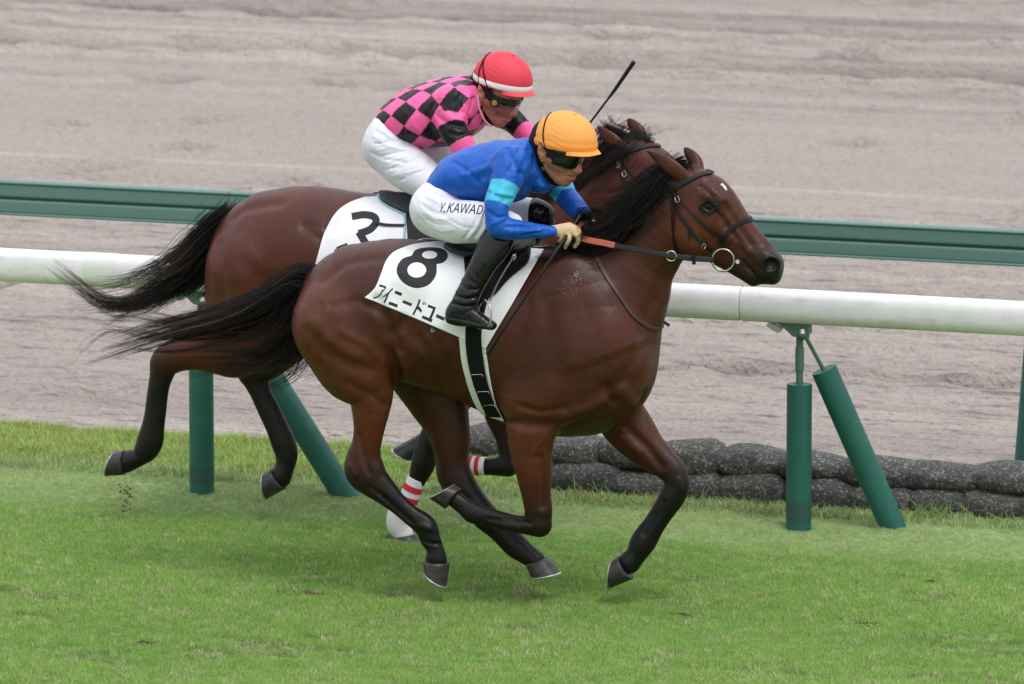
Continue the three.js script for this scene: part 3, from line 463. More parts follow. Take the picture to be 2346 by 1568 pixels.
// ------------------------------------------------------------------ horses
const hairMat = new THREE.MeshPhysicalMaterial({ vertexColors: true, roughness: 0.5, specularIntensity: 0.25 }), shortHair = phys(0.008, 0.007, 0.007, 0.6, { specularIntensity: 0.3 });
const hoofMat = (() => { const n = tileNoise(31); return std(1, 1, 1, 0.42, { map: dataTex(128, (i, j, s) => { const a = 0.1 + 0.09 * n(i / s, j / s, 6) + 0.09 * n(i / s * 0.2, j / s, 40); return [a, a * 0.97, a * 0.96]; }, true), bumpMap: grainTex, bumpScale: 0.001 }); })();
hoofMat.map.repeat.set(8, 8);
const shoeMat = std(0.5, 0.5, 0.5, 0.35, { metalness: 0.8 }), soleMat = std(0.23, 0.16, 0.1, 0.9), eyeMat = phys(0.008, 0.006, 0.005, 0.1, { specularIntensity: 0.3 });
const coatTex = dataTex(256, ((n) => (i, j, s) => { const u = i / s, v = j / s, a = 0.5 + 0.35 * (n(u, v * 0.25, 96) - 0.5) + 0.3 * (n(u, v, 128) - 0.5) + 0.25 * (n(u, v, 12) - 0.5); return [a, a, a]; })(tileNoise(41)));
coatTex.repeat.set(2, 2);
const coatMat = new THREE.MeshPhysicalMaterial({ vertexColors: true, roughness: 0.42, specularIntensity: 0.5, clearcoat: 0.07, clearcoatRoughness: 0.3, bumpMap: coatTex, bumpScale: 0.0012, sheen: 0.02, sheenColor: lin(0.5, 0.3, 0.22), sheenRoughness: 0.45 });

function hoof(horse, zh, [ax, ay, bx, by], [hx, hy, tx, ty], z, sole) { // coronet heel -> coronet front, ground edge heel -> toe
  const cA = P(ax, ay, zh + z), cB = P(bx, by, zh + z), sA = P(hx, hy, zh + z), sB = P(tx, ty, zh + z), pos = [], idx = [], S = 36, rows = [];
  const ring = (A, B, w, k = 1) => { const c = A.clone().add(B).multiplyScalar(0.5), h = B.clone().sub(A).multiplyScalar(0.5 * k); rows.push(pos.length / 3); for (let j = 0; j < S; j++) { const a = j / S * Math.PI * 2, cs = Math.cos(a), sn = Math.sin(a), e = cs < 0 ? cs * (1 - 0.12 * (1 - Math.abs(sn))) : cs; pos.push(c.x + h.x * e, c.y + h.y * e, c.z + w * k * sn); } return c; };
  const cc = ring(cA, cB, 0.042, 0.86); ring(cA, cB, 0.049, 1.0); ring(cA.clone().lerp(sA, 0.12), cB.clone().lerp(sB, 0.12), 0.05, 1.015); ring(cA.clone().lerp(sA, 0.55), cB.clone().lerp(sB, 0.55), 0.055, 1); ring(cA.clone().lerp(sA, 0.93), cB.clone().lerp(sB, 0.93), 0.059, 1);
  const top = pos.length / 3; pos.push(cc.x, cc.y, cc.z);
  for (let i = 0; i < rows.length - 1; i++) for (let j = 0; j < S; j++) { const a = rows[i] + j, b = rows[i] + (j + 1) % S; idx.push(a, b, a + S, b, b + S, a + S); }
  for (let j = 0; j < S; j++) idx.push(top, rows[0] + (j + 1) % S, rows[0] + j);
  const m = part(horse, 'hoof', geo(pos, idx), hoofMat);
  // shoe: a thin plate round the ground edge, and the horn sole inside it
  const p2 = [], i2 = [], R = [[0.93, 1.0], [0.955, 1.03], [1.0, 1.03], [1.015, 0.98], [1.015, 0.62]];
  for (const [t, k] of R) { const A = cA.clone().lerp(sA, t), B = cB.clone().lerp(sB, t), c = A.clone().add(B).multiplyScalar(0.5), h = B.clone().sub(A).multiplyScalar(0.5 * k); for (let j = 0; j < S; j++) { const a = j / S * Math.PI * 2, cs = Math.cos(a), e = cs < 0 ? cs * (1 - 0.12 * (1 - Math.abs(Math.sin(a)))) : cs; p2.push(c.x + h.x * e, c.y + h.y * e, c.z + 0.06 * k * Math.sin(a)); } }
  for (let i = 0; i < R.length - 1; i++) for (let j = 0; j < S; j++) { const a = i * S + j, b = i * S + (j + 1) % S; i2.push(a, b, a + S, b, b + S, a + S); }
  part(m, 'horseshoe', geo(p2, i2), shoeMat);
  const A = cA.clone().lerp(sA, 0.985), B = cB.clone().lerp(sB, 0.985), c = A.clone().add(B).multiplyScalar(0.5), h = B.clone().sub(A).multiplyScalar(0.48), p3 = [c.x, c.y, c.z], i3 = []; for (let j = 0; j < S; j++) { const a = j / S * Math.PI * 2; p3.push(c.x + h.x * Math.cos(a), c.y + h.y * Math.cos(a), c.z + 0.056 * Math.sin(a)); i3.push(0, 1 + j, 1 + (j + 1) % S); }
  part(m, 'sole', geo(p3, i3), soleMat);
}
// head and ears: measured on the near horse, moved and scaled for the other
function headChains(f, zh, T) {
  const B = balls(zh), b = ([x, y, r, ...o]) => { const [X, Y, s] = T(x, y); return B([X, Y, r * s, ...o]); };
  f.chain([[1578, 425, 44, 0, 0.78, 0.05], [1622, 455, 57, 0, 0.86, 0.02], [1662, 501, 51, 0, 0.86, 0], [1699, 545, 43, 0, 0.8, 0.08], [1735, 582, 40, 0, 0.76, 0.42], [1758, 603, 37, 0, 0.9, 0.85]].map(b), 0.05);
  f.chain([[1592, 520, 58, 0, 0.72, -0.45], [1634, 555, 46, 0, 0.68, -0.2], [1676, 588, 36, 0, 0.7, 0.28], [1710, 617, 27, 0, 0.85, 0.75], [1727, 637, 19, 0, 1.2, 0.95]].map(b), 0.045);
  f.chain([[1588, 540, 46, 0.05, 0.55, -0.45], [1600, 505, 48, 0.05, 0.55, -0.35]].map(b), 0.04); f.chain([[1588, 540, 46, -0.05, 0.55, 0], [1600, 505, 48, -0.05, 0.55, 0]].map(b), 0.04);   // jowls
  f.chain([[1762, 622, 26, 0, 1.25, 0.95], [1771, 634, 17, 0, 1.5, 1]].map(b), 0.035);                                         // upper lip
  for (const s of [-1, 1]) {
    f.chain([[1628, 448, 17, 0.068 * s, 0.8, 0.02], [1652, 462, 12, 0.066 * s, 0.8, 0]].map(b), 0.035);                         // brow over the eye
    f.chain([[1632, 510, 8, 0.072 * s, 0.9, 0], [1668, 545, 6, 0.06 * s, 0.9, 0.05]].map(b), 0.03);                             // cheek ridge
    f.chain([[1752, 590, 17, 0.04 * s, 0.8, 0.7], [1772, 600, 17, 0.042 * s, 0.8, 0.9]].map(b), 0.03);                          // nostril wing
    const q = b([1768, 607, 15, 0.066 * s, 0.9]); f.cut(q, 0.01);                                                              // nostril
    const e = b([1622, 474, 13, 0.108 * s, 1]); f.cut([e[0], e[1], e[2], e[3], 1], 0.02);                                       // eye socket
  }
}
const earRows = { near: [[1566, 402, 13, 0.05, 0.9, 0.03], [1553, 394, 17, 0.058, 0.62, 0.03], [1532, 378, 17, 0.066, 0.5, 0.08], [1507, 361, 11.5, 0.07, 0.45, 0.3], [1481, 346, 2.5, 0.072, 0.6, 0.95]],
  far: [[1600, 386, 13, -0.045, 0.9, 0.03], [1594, 372, 16, -0.055, 0.62, 0.03], [1585, 358, 14, -0.06, 0.5, 0.08], [1575, 347, 9, -0.062, 0.45, 0.4], [1569, 339, 2.5, -0.063, 0.6, 0.95]] };
function makeHorse({ label, zh, base, T, trunk, neck, legs, hooves, extra = [], tail, mane, seed, tone, strokes = [], cell = 0.0085, marks = [], white = null, ears }) {
  const E = edges(zh), B = balls(zh), f = new Field();
  f.chain(trunk.map(B), 0.07); f.chain(neck.map(E), 0.1);
  for (const x of extra) f.chain(x.slice(1).map(B), x[0]);
  headChains(f, zh, T);
  for (const k of ['near', 'far']) f.chain(ears?.[k] ? ears[k].map(B) : earRows[k].map(([x, y, r, ...o]) => { const [X, Y, s] = T(x, y); return B([X, Y, r * s, ...o]); }), 0.02);
  for (const [sm, ...rows] of legs) f.chain(rows.map((q) => (q.length > 6 || q[2] > 100 ? E(q) : B(q))), sm, 7);
  for (const [amp, s, ...px] of strokes) f.stroke(px.map(([x, y]) => f.hit(x, y)), amp * (s < 0.0075 && amp > 0 ? 0.8 : 1.5), s);
  f.warp = (x, y, z) => 0.0022 * noise(x * 9 + seed, y * 9, z * 9) + 0.0008 * noise(x * 26, y * 26 + seed, z * 26);
  const root = thing('horse', label, 'horse', base);
  const marksW = marks.map(([x, y, r]) => { const [X, Y, s] = T(x, y); const p = f.hit(X, Y); return [p, r * s * MPP(zh)]; });
  const darks = []; for (const q of [1, -1]) { const [X, Y, s] = T(1623, 473), p = P(X, Y, zh + q * 0.085); darks.push([p, 0.034 * s]); const [X2, Y2] = T(1768, 607), p2 = P(X2, Y2, zh + q * 0.06); darks.push([p2, 0.04 * s]); }
  const g = f.mesh(cell, (x, y, z, c, nx, ny, nz) => {
    const n = 0.5 + 0.5 * noise(x * 5 + seed, y * 5, z * 5), n2 = noise(x * 30, y * 30 + seed, z * 30), k = clamp(c + 0.08 * n2 * (c > 0.05 && c < 0.95 ? 2 : 0.2), 0, 1);
    let a = [lerp(tone[0], tone[3], n), lerp(tone[1], tone[4], n), lerp(tone[2], tone[5], n)].map((v) => v * (1 + 0.1 * n2));
    if (c < 0) { const w = clamp(-c, 0, 1), tan = [0.135, 0.036, 0.0145]; a = a.map((v, i) => lerp(v, tan[i] * (1 + 0.1 * n2), w)); }
    const bl = [0.006, 0.005, 0.005]; a = a.map((v, i) => lerp(v, bl[i], smooth(0, 1, k)));
    for (const [p, r] of darks) { const d = Math.hypot((x - p.x) * 0.8, y - p.y, z - p.z) / r, w = 1 - smooth(0.75, 1.25, d + 0.25 * n2); if (w > 0) a = a.map((v, i) => lerp(v, bl[i], w)); }
    if (white) { const w = white(x, y, z, c); if (w > 0) a = a.map((v, i) => lerp(v, [0.66, 0.64, 0.62][i], w)); }
    for (const [p, r] of marksW) { const d = Math.hypot(x - p.x, y - p.y, z - p.z) + 0.004 * n2; if (d < r) a = [0.72, 0.7, 0.68]; }
    return a;
  }, { soft: 0.014 });
  part(root, 'body', g, coatMat);
  for (const h of hooves) hoof(root, zh, ...h);
  for (const s of [1, -1]) { const [X, Y, sc] = T(1622, 473), e = P(X, Y, zh + s * 0.077); const eg = new THREE.SphereGeometry(0.025 * sc, 28, 20); eg.scale(1.15, 0.85, 0.7); eg.translate(e.x - (s < 0 ? 0 : 0), e.y, e.z); part(root, 'eye', eg, eyeMat); }
  part(root, 'tail', hair(tail, seed + 1, zh), hairMat); part(root, 'mane', hair(mane, seed + 2, zh), hairMat);
  return { f, root };
}
const idT = (x, y) => [x, y, 1];
const near = makeHorse({
  label: 'dark bay racehorse in front, galloping in the number 8 saddlecloth', zh: 0, base: V(0.05, 0, 0), T: idT, seed: 3, cell: 0.0068,
  tone: [0.03, 0.0082, 0.005, 0.08, 0.0188, 0.0083],
  trunk: [[762, 735, 84, 0, 1.75, -0.35], [832, 716, 147, 0, 0.98, -0.15], [900, 704, 158, 0, 0.92, 0], [985, 722, 168, 0, 0.86, 0], [1065, 741, 173, 0, 0.84, 0], [1140, 760, 186, 0, 0.74, 0], [1215, 778, 205, 0, 0.66, 0], [1275, 800, 202, 0, 0.64, 0], [1322, 810, 192, 0, 0.62, 0]],
  neck: [[1258, 590, 1420, 860, 0, 0.66, 0], [1322, 574, 1492, 768, 0, 0.62, 0], [1388, 532, 1509, 690, 0, 0.58, 0], [1450, 478, 1527, 634, 0, 0.56, 0], [1504, 428, 1543, 580, 0, 0.55, 0], [1540, 396, 1562, 540, 0, 0.55, 0]],
  extra: [
    [0.05, [742, 655, 42, 0, 1.3, 0.1], [800, 640, 70, 0, 1.1, 0]],                                            // tail head
    [0.06, [1376, 810, 112, 0.1, 0.75, 0], [1396, 866, 84, 0.1, 0.75, 0]], [0.06, [1372, 812, 110, -0.1, 0.75, 0], [1402, 862, 84, -0.11, 0.75, 0]],   // breast
    [0.12, [1300, 640, 56, 0.12, 0.6, 0], [1330, 760, 84, 0.155, 0.45, 0], [1300, 880, 86, 0.17, 0.45, 0]], [0.12, [1300, 640, 56, -0.12, 0.6, 0], [1335, 760, 90, -0.17, 0.45, 0], [1300, 880, 90, -0.18, 0.45, 0]],  // shoulders
    [0.06, [770, 742, 88, 0.13, 0.95, -0.45], [818, 790, 80, 0.15, 0.8, -0.4]], [0.06, [770, 742, 88, -0.13, 0.95, 0], [830, 800, 92, -0.15, 0.8, 0]],       // buttocks
    [0.06, [930, 640, 24, 0.19, 1, 0], [955, 655, 22, 0.2, 1, 0]],                                               // point of hip
  ],
  legs: [
    [0.05, [690, 760, 900, 790, 0.15, 0.6, -0.35], [722, 822, 902, 838, 0.155, 0.62, -0.4], [768, 862, 901, 868, 0.15, 0.64, -0.45], [798, 906, 899, 900, 0.145, 0.67, -0.5], [808, 948, 889, 945, 0.14, 0.7, -0.5], [811, 985, 879, 982, 0.135, 0.72, -0.25], [806, 1018, 872, 1025, 0.13, 0.74, 0.2], [794, 1052, 872, 1052, 0.127, 0.68, 0.35], [790, 1080, 881, 1076, 0.125, 0.62, 0.55], [813, 1105, 888, 1092, 0.122, 0.66, 0.78], [846, 1127, 905, 1116, 0.12, 0.72, 0.9], [885, 1156, 931, 1148, 0.118, 0.76, 0.96], [920, 1187, 962, 1175, 0.115, 0.78, 0.98], [950, 1213, 998, 1200, 0.112, 0.74, 1], [961, 1236, 1006, 1226, 0.11, 0.76, 1], [978, 1262, 1014, 1252, 0.108, 0.85, 1], [976, 1280, 1023, 1282, 0.106, 0.85, 1]],
    [0.05, [880, 800, 1040, 860, -0.13, 0.6, 0.1], [930, 900, 1068, 915, -0.135, 0.62, 0.12], [967, 967, 1073, 955, -0.13, 0.66, 0.2], [988, 1012, 1075, 1005, -0.125, 0.7, 0.3], [998, 1055, 1072, 1048, -0.12, 0.68, 0.4], [1002, 1092, 1079, 1080, -0.118, 0.62, 0.55], [1020, 1122, 1093, 1112, -0.115, 0.66, 0.7], [1050, 1155, 1112, 1140, -0.112, 0.74, 0.85], [1083, 1195, 1140, 1172, -0.11, 0.76, 0.95], [1122, 1227, 1170, 1203, -0.108, 0.76, 1], [1158, 1264, 1206, 1237, -0.106, 0.74, 1], [1184, 1280, 1226, 1258, -0.104, 0.8, 1], [1206, 1291, 1246, 1275, -0.102, 0.85, 1]],
    [0.045, [1150, 900, 1300, 930, 0.17, 0.56, -0.1], [1160, 975, 1276, 985, 0.165, 0.6, -0.35], [1168, 1025, 1265, 1028, 0.158, 0.64, -0.45], [1183, 1085, 1263, 1088, 0.148, 0.7, -0.2], [1197, 1135, 1262, 1137, 0.138, 0.76, 0.3], [1203, 1165, 1265, 1168, 0.132, 0.78, 0.6], [1206, 1190, 1262, 1205, 0.128, 0.74, 0.82]],
    [0.02, [1236, 1204, 27, 0.128, 0.85, 0.85], [1196, 1203, 21, 0.124, 0.85, 0.94], [1152, 1194, 20.5, 0.12, 0.8, 0.98], [1112, 1182, 21, 0.116, 0.78, 1], [1086, 1176, 25.5, 0.113, 0.74, 1], [1063, 1160, 21, 0.11, 0.8, 1], [1044, 1146, 20, 0.108, 0.9, 1]],
    [0.045, [1350, 900, 1456, 885, -0.15, 0.6, 0], [1366, 968, 1466, 918, -0.152, 0.6, -0.35], [1400, 1014, 1494, 962, -0.148, 0.64, -0.3], [1440, 1046, 1516, 1003, -0.142, 0.7, 0.1], [1484, 1073, 1545, 1040, -0.136, 0.76, 0.35], [1513, 1090, 1570, 1072, -0.13, 0.76, 0.6], [1524, 1114, 1578, 1098, -0.127, 0.76, 0.85], [1515, 1140, 1570, 1132, -0.124, 0.74, 0.95], [1492, 1180, 1541, 1172, -0.12, 0.72, 1], [1470, 1210, 1520, 1206, -0.117, 0.72, 1], [1446, 1240, 1503, 1243, -0.114, 0.72, 1], [1436, 1266, 1482, 1274, -0.112, 0.8, 1], [1424, 1272, 1462, 1306, -0.11, 0.88, 1]],
  ],
  hooves: [[[966, 1284, 1029, 1291], [972, 1308, 1022, 1347], 0.105], [[1203, 1294, 1254, 1277], [1217, 1325, 1285, 1314], -0.1], [[1057, 1119, 1021, 1166], [1041, 1110, 984, 1141], 0.107], [[1416, 1271, 1449, 1327], [1404, 1280, 1396, 1350], -0.108]],
  strokes: [
    [-0.02, 0.026, [868, 690], [884, 740], [895, 790], [906, 840], [910, 868]], [0.014, 0.03, [898, 780], [912, 808], [926, 838]], [-0.012, 0.022, [925, 735], [905, 765], [912, 800]],
    [-0.007, 0.03, [705, 760], [740, 800], [790, 830], [845, 850]], [0.007, 0.03, [720, 740], [760, 782], [815, 815]], [-0.006, 0.026, [745, 640], [790, 605], [870, 592]], [-0.005, 0.02, [800, 880], [850, 905], [880, 930]],
    [-0.012, 0.022, [1390, 890], [1396, 912], [1410, 920]], [-0.014, 0.022, [1420, 962], [1450, 940], [1470, 922], [1478, 900]], [0.012, 0.03, [1300, 955], [1345, 940], [1385, 918]], [-0.009, 0.025, [1290, 985], [1340, 962], [1400, 925]], [0.01, 0.03, [1425, 895], [1440, 920]],
    [-0.005, 0.03, [1490, 765], [1470, 800], [1440, 850], [1415, 890]], [0.004, 0.04, [1290, 670], [1300, 760], [1315, 830]], [-0.004, 0.03, [1210, 700], [1180, 800], [1165, 900]], [-0.004, 0.035, [1250, 690], [1262, 780], [1268, 850]],
    [-0.009, 0.016, [1235, 1050], [1240, 1100], [1243, 1160]], [-0.011, 0.025, [1150, 955], [1200, 972], [1260, 975]], [-0.009, 0.018, [1440, 985], [1480, 1025], [1515, 1070]], [0.008, 0.018, [1425, 1000], [1465, 1035]],
    [-0.007, 0.018, [1462, 490], [1440, 520], [1415, 552]], [0.006, 0.016, [1478, 495], [1455, 525], [1430, 556]], [-0.009, 0.03, [1540, 610], [1500, 690], [1470, 760]], [-0.009, 0.014, [1540, 440], [1536, 500], [1543, 570]], 
    [-0.006, 0.01, [1632, 452], [1622, 440], [1605, 428]], [0.004, 0.008, [1606, 470], [1620, 461], [1640, 472]], [0.004, 0.008, [1606, 476], [1624, 487], [1642, 480]], [-0.005, 0.014, [1650, 500], [1680, 535], [1700, 570]], [-0.006, 0.014, [1660, 470], [1690, 515], [1720, 560]], [-0.008, 0.007, [1700, 598], [1722, 622], [1752, 650]], [0.004, 0.012, [1690, 555], [1720, 580]], [-0.005, 0.012, [1605, 545], [1625, 575]],
    [-0.006, 0.012, [822, 1000], [830, 1040], [845, 1085]], [-0.006, 0.01, [868, 1130], [910, 1165], [945, 1198]], [-0.005, 0.01, [1500, 1180], [1475, 1225]], [-0.005, 0.01, [1120, 1190], [1190, 1200]],
    ...[0, 1, 2, 3, 4].map((i) => [i % 2 ? 0.0025 : -0.0025, 0.014, [960 + i * 22, 770 + i * 6], [985 + i * 22, 830 + i * 5], [1012 + i * 20, 884 + i * 4]]),
    [0.003, 0.006, [1250, 1000], [1225, 1030], [1218, 1090]], [0.003, 0.005, [1216, 1060], [1208, 1110], [1212, 1150]], [0.0025, 0.006, [1410, 985], [1450, 1010], [1490, 1050]], [0.003, 0.006, [860, 940], [850, 985], [842, 1030]], [0.003, 0.006, [840, 900], [862, 930], [872, 965]],
    [-0.005, 0.008, [1155, 1188], [1190, 1196], [1215, 1200]], [-0.005, 0.008, [1520, 1150], [1502, 1185], [1478, 1222]], [-0.005, 0.008, [850, 1118], [890, 1152], [935, 1192]], [0.006, 0.012, [966, 1206], [985, 1212]], [0.005, 0.012, [1555, 1100], [1560, 1122]], [0.006, 0.012, [800, 1068], [812, 1088]], [-0.005, 0.008, [968, 1240], [990, 1246], [1012, 1246]], [0.003, 0.005, [1680, 520], [1700, 548], [1716, 566]], [0.0025, 0.005, [1664, 530], [1690, 560]], [0.0025, 0.005, [1652, 500], [1670, 520], [1682, 545]], [-0.004, 0.007, [1640, 486], [1656, 500], [1668, 520]], [0.003, 0.007, [1746, 578], [1756, 592], [1752, 612]], [-0.003, 0.006, [1690, 600], [1700, 612], [1716, 616]],
    [-0.004, 0.014, [1190, 930], [1240, 945], [1290, 935]], [-0.002, 0.025, [1340, 700], [1365, 770], [1380, 840]], [0.002, 0.02, [1240, 720], [1225, 790], [1215, 850]], [-0.005, 0.02, [760, 700], [820, 690], [880, 720]], [0.004, 0.02, [780, 760], [840, 790], [880, 830]], [-0.004, 0.014, [735, 700], [730, 760], [745, 810]], [-0.004, 0.01, [850, 950], [846, 1000], [838, 1045]],
    [0.005, 0.03, [960, 800], [1010, 850], [1060, 900]], [-0.005, 0.03, [940, 760], [990, 830], [1040, 880]],
  ],
  marks: [[1656, 423, 3.6], [1660, 428, 4], [1664, 434, 3.2]],
  tail: [
    { path: [[728, 640, 0], [690, 636, 0.01], [620, 680, 0.02], [540, 718, 0.02], [440, 745, 0.02], [330, 775, 0.02], [215, 812, 0.03]], n: 820, core: [0.026, 0.5], brown: 0.4, s0: 0.028, s1: 0.036, flat: 0.75, end: 0.55, wave: 0.03, seg: 16 },
    { path: [[728, 650, 0], [690, 660, 0.02], [620, 700, 0.03], [540, 740, 0.03], [440, 752, 0.03], [350, 735, 0.02], [268, 714, 0.02]], n: 420, s0: 0.03, s1: 0.040, flat: 0.8, end: 0.5, wave: 0.05, seg: 16 },
    { path: [[722, 660, 0], [700, 700, 0.02], [660, 760, 0.03], [590, 800, 0.03], [500, 800, 0.02], [400, 800, 0.03]], n: 420, s0: 0.03, s1: 0.043, flat: 0.9, end: 0.35, wave: 0.05, seg: 14 },
    { path: [[722, 670, 0], [706, 740, 0.01], [680, 800, 0.01], [620, 830, 0.01], [540, 838, 0]], n: 380, s0: 0.035, s1: 0.050, end: 0.4, wave: 0.05, seg: 12 },
    { path: [[720, 650, 0], [640, 690, 0.02], [520, 740, 0.03], [400, 770, 0.03], [280, 770, 0.03], [200, 822, 0.03]], n: 45, s0: 0.03, s1: 0.043, end: 0.7, wave: 0.12, seg: 16, rad: 0.0012 },
  ],
  mane: [
    { path: [[1545, 392, 0.01], [1500, 420, 0.05], [1450, 455, 0.07], [1400, 470, 0.05], [1350, 470, 0.02]], n: 442, s0: 0.03, s1: 0.038, end: 0.5, wave: 0.05, start: 0.15 },
    { path: [[1515, 412, 0.02], [1480, 450, 0.07], [1440, 495, 0.09], [1390, 515, 0.08], [1340, 505, 0.04]], n: 484, s0: 0.03, s1: 0.034, end: 0.45, wave: 0.05, start: 0.15 },
    { path: [[1480, 445, 0.03], [1450, 490, 0.085], [1415, 530, 0.1], [1370, 545, 0.1], [1320, 535, 0.06]], n: 442, s0: 0.03, s1: 0.030, end: 0.45, wave: 0.05, start: 0.1 },
    { path: [[1420, 505, 0.03], [1390, 530, 0.09], [1355, 558, 0.11], [1310, 570, 0.12], [1250, 575, 0.1]], n: 442, s0: 0.025, s1: 0.026, end: 0.45, wave: 0.04 },
    { path: [[1340, 548, 0.02], [1310, 566, 0.09], [1280, 588, 0.14], [1245, 590, 0.15], [1225, 582, 0.14]], n: 273, s0: 0.025, s1: 0.022, end: 0.4, wave: 0.04 },
    { path: [[1350, 540, 0.02], [1335, 508, 0.05], [1352, 498, 0.08], [1376, 506, 0.1], [1396, 522, 0.11]], n: 168, s0: 0.015, s1: 0.022, end: 0.4, wave: 0.04 },
    { path: [[1360, 535, 0.06], [1338, 525, 0.13], [1345, 535, 0.15], [1362, 545, 0.15]], n: 137, s0: 0.02, s1: 0.019, end: 0.4, wave: 0.03 },
    { path: [[1545, 384, 0], [1562, 372, 0.005], [1580, 372, 0.005], [1598, 386, 0.01]], n: 178, s0: 0.013, s1: 0.011, end: 0.6, wave: 0.015 },
  ],
});
const farT = (x, y) => [1427 + (x - 1549) * 0.966, 309 + (y - 369) * 0.966, 0.966];
const FT = (x, y) => [473 + (x - 675) * 1.1, 600 + (y - 720) * 0.97], FR = ([x, y, r, ...o]) => [...FT(x, y), r * 0.985, ...o];
const ZF = -1.25;
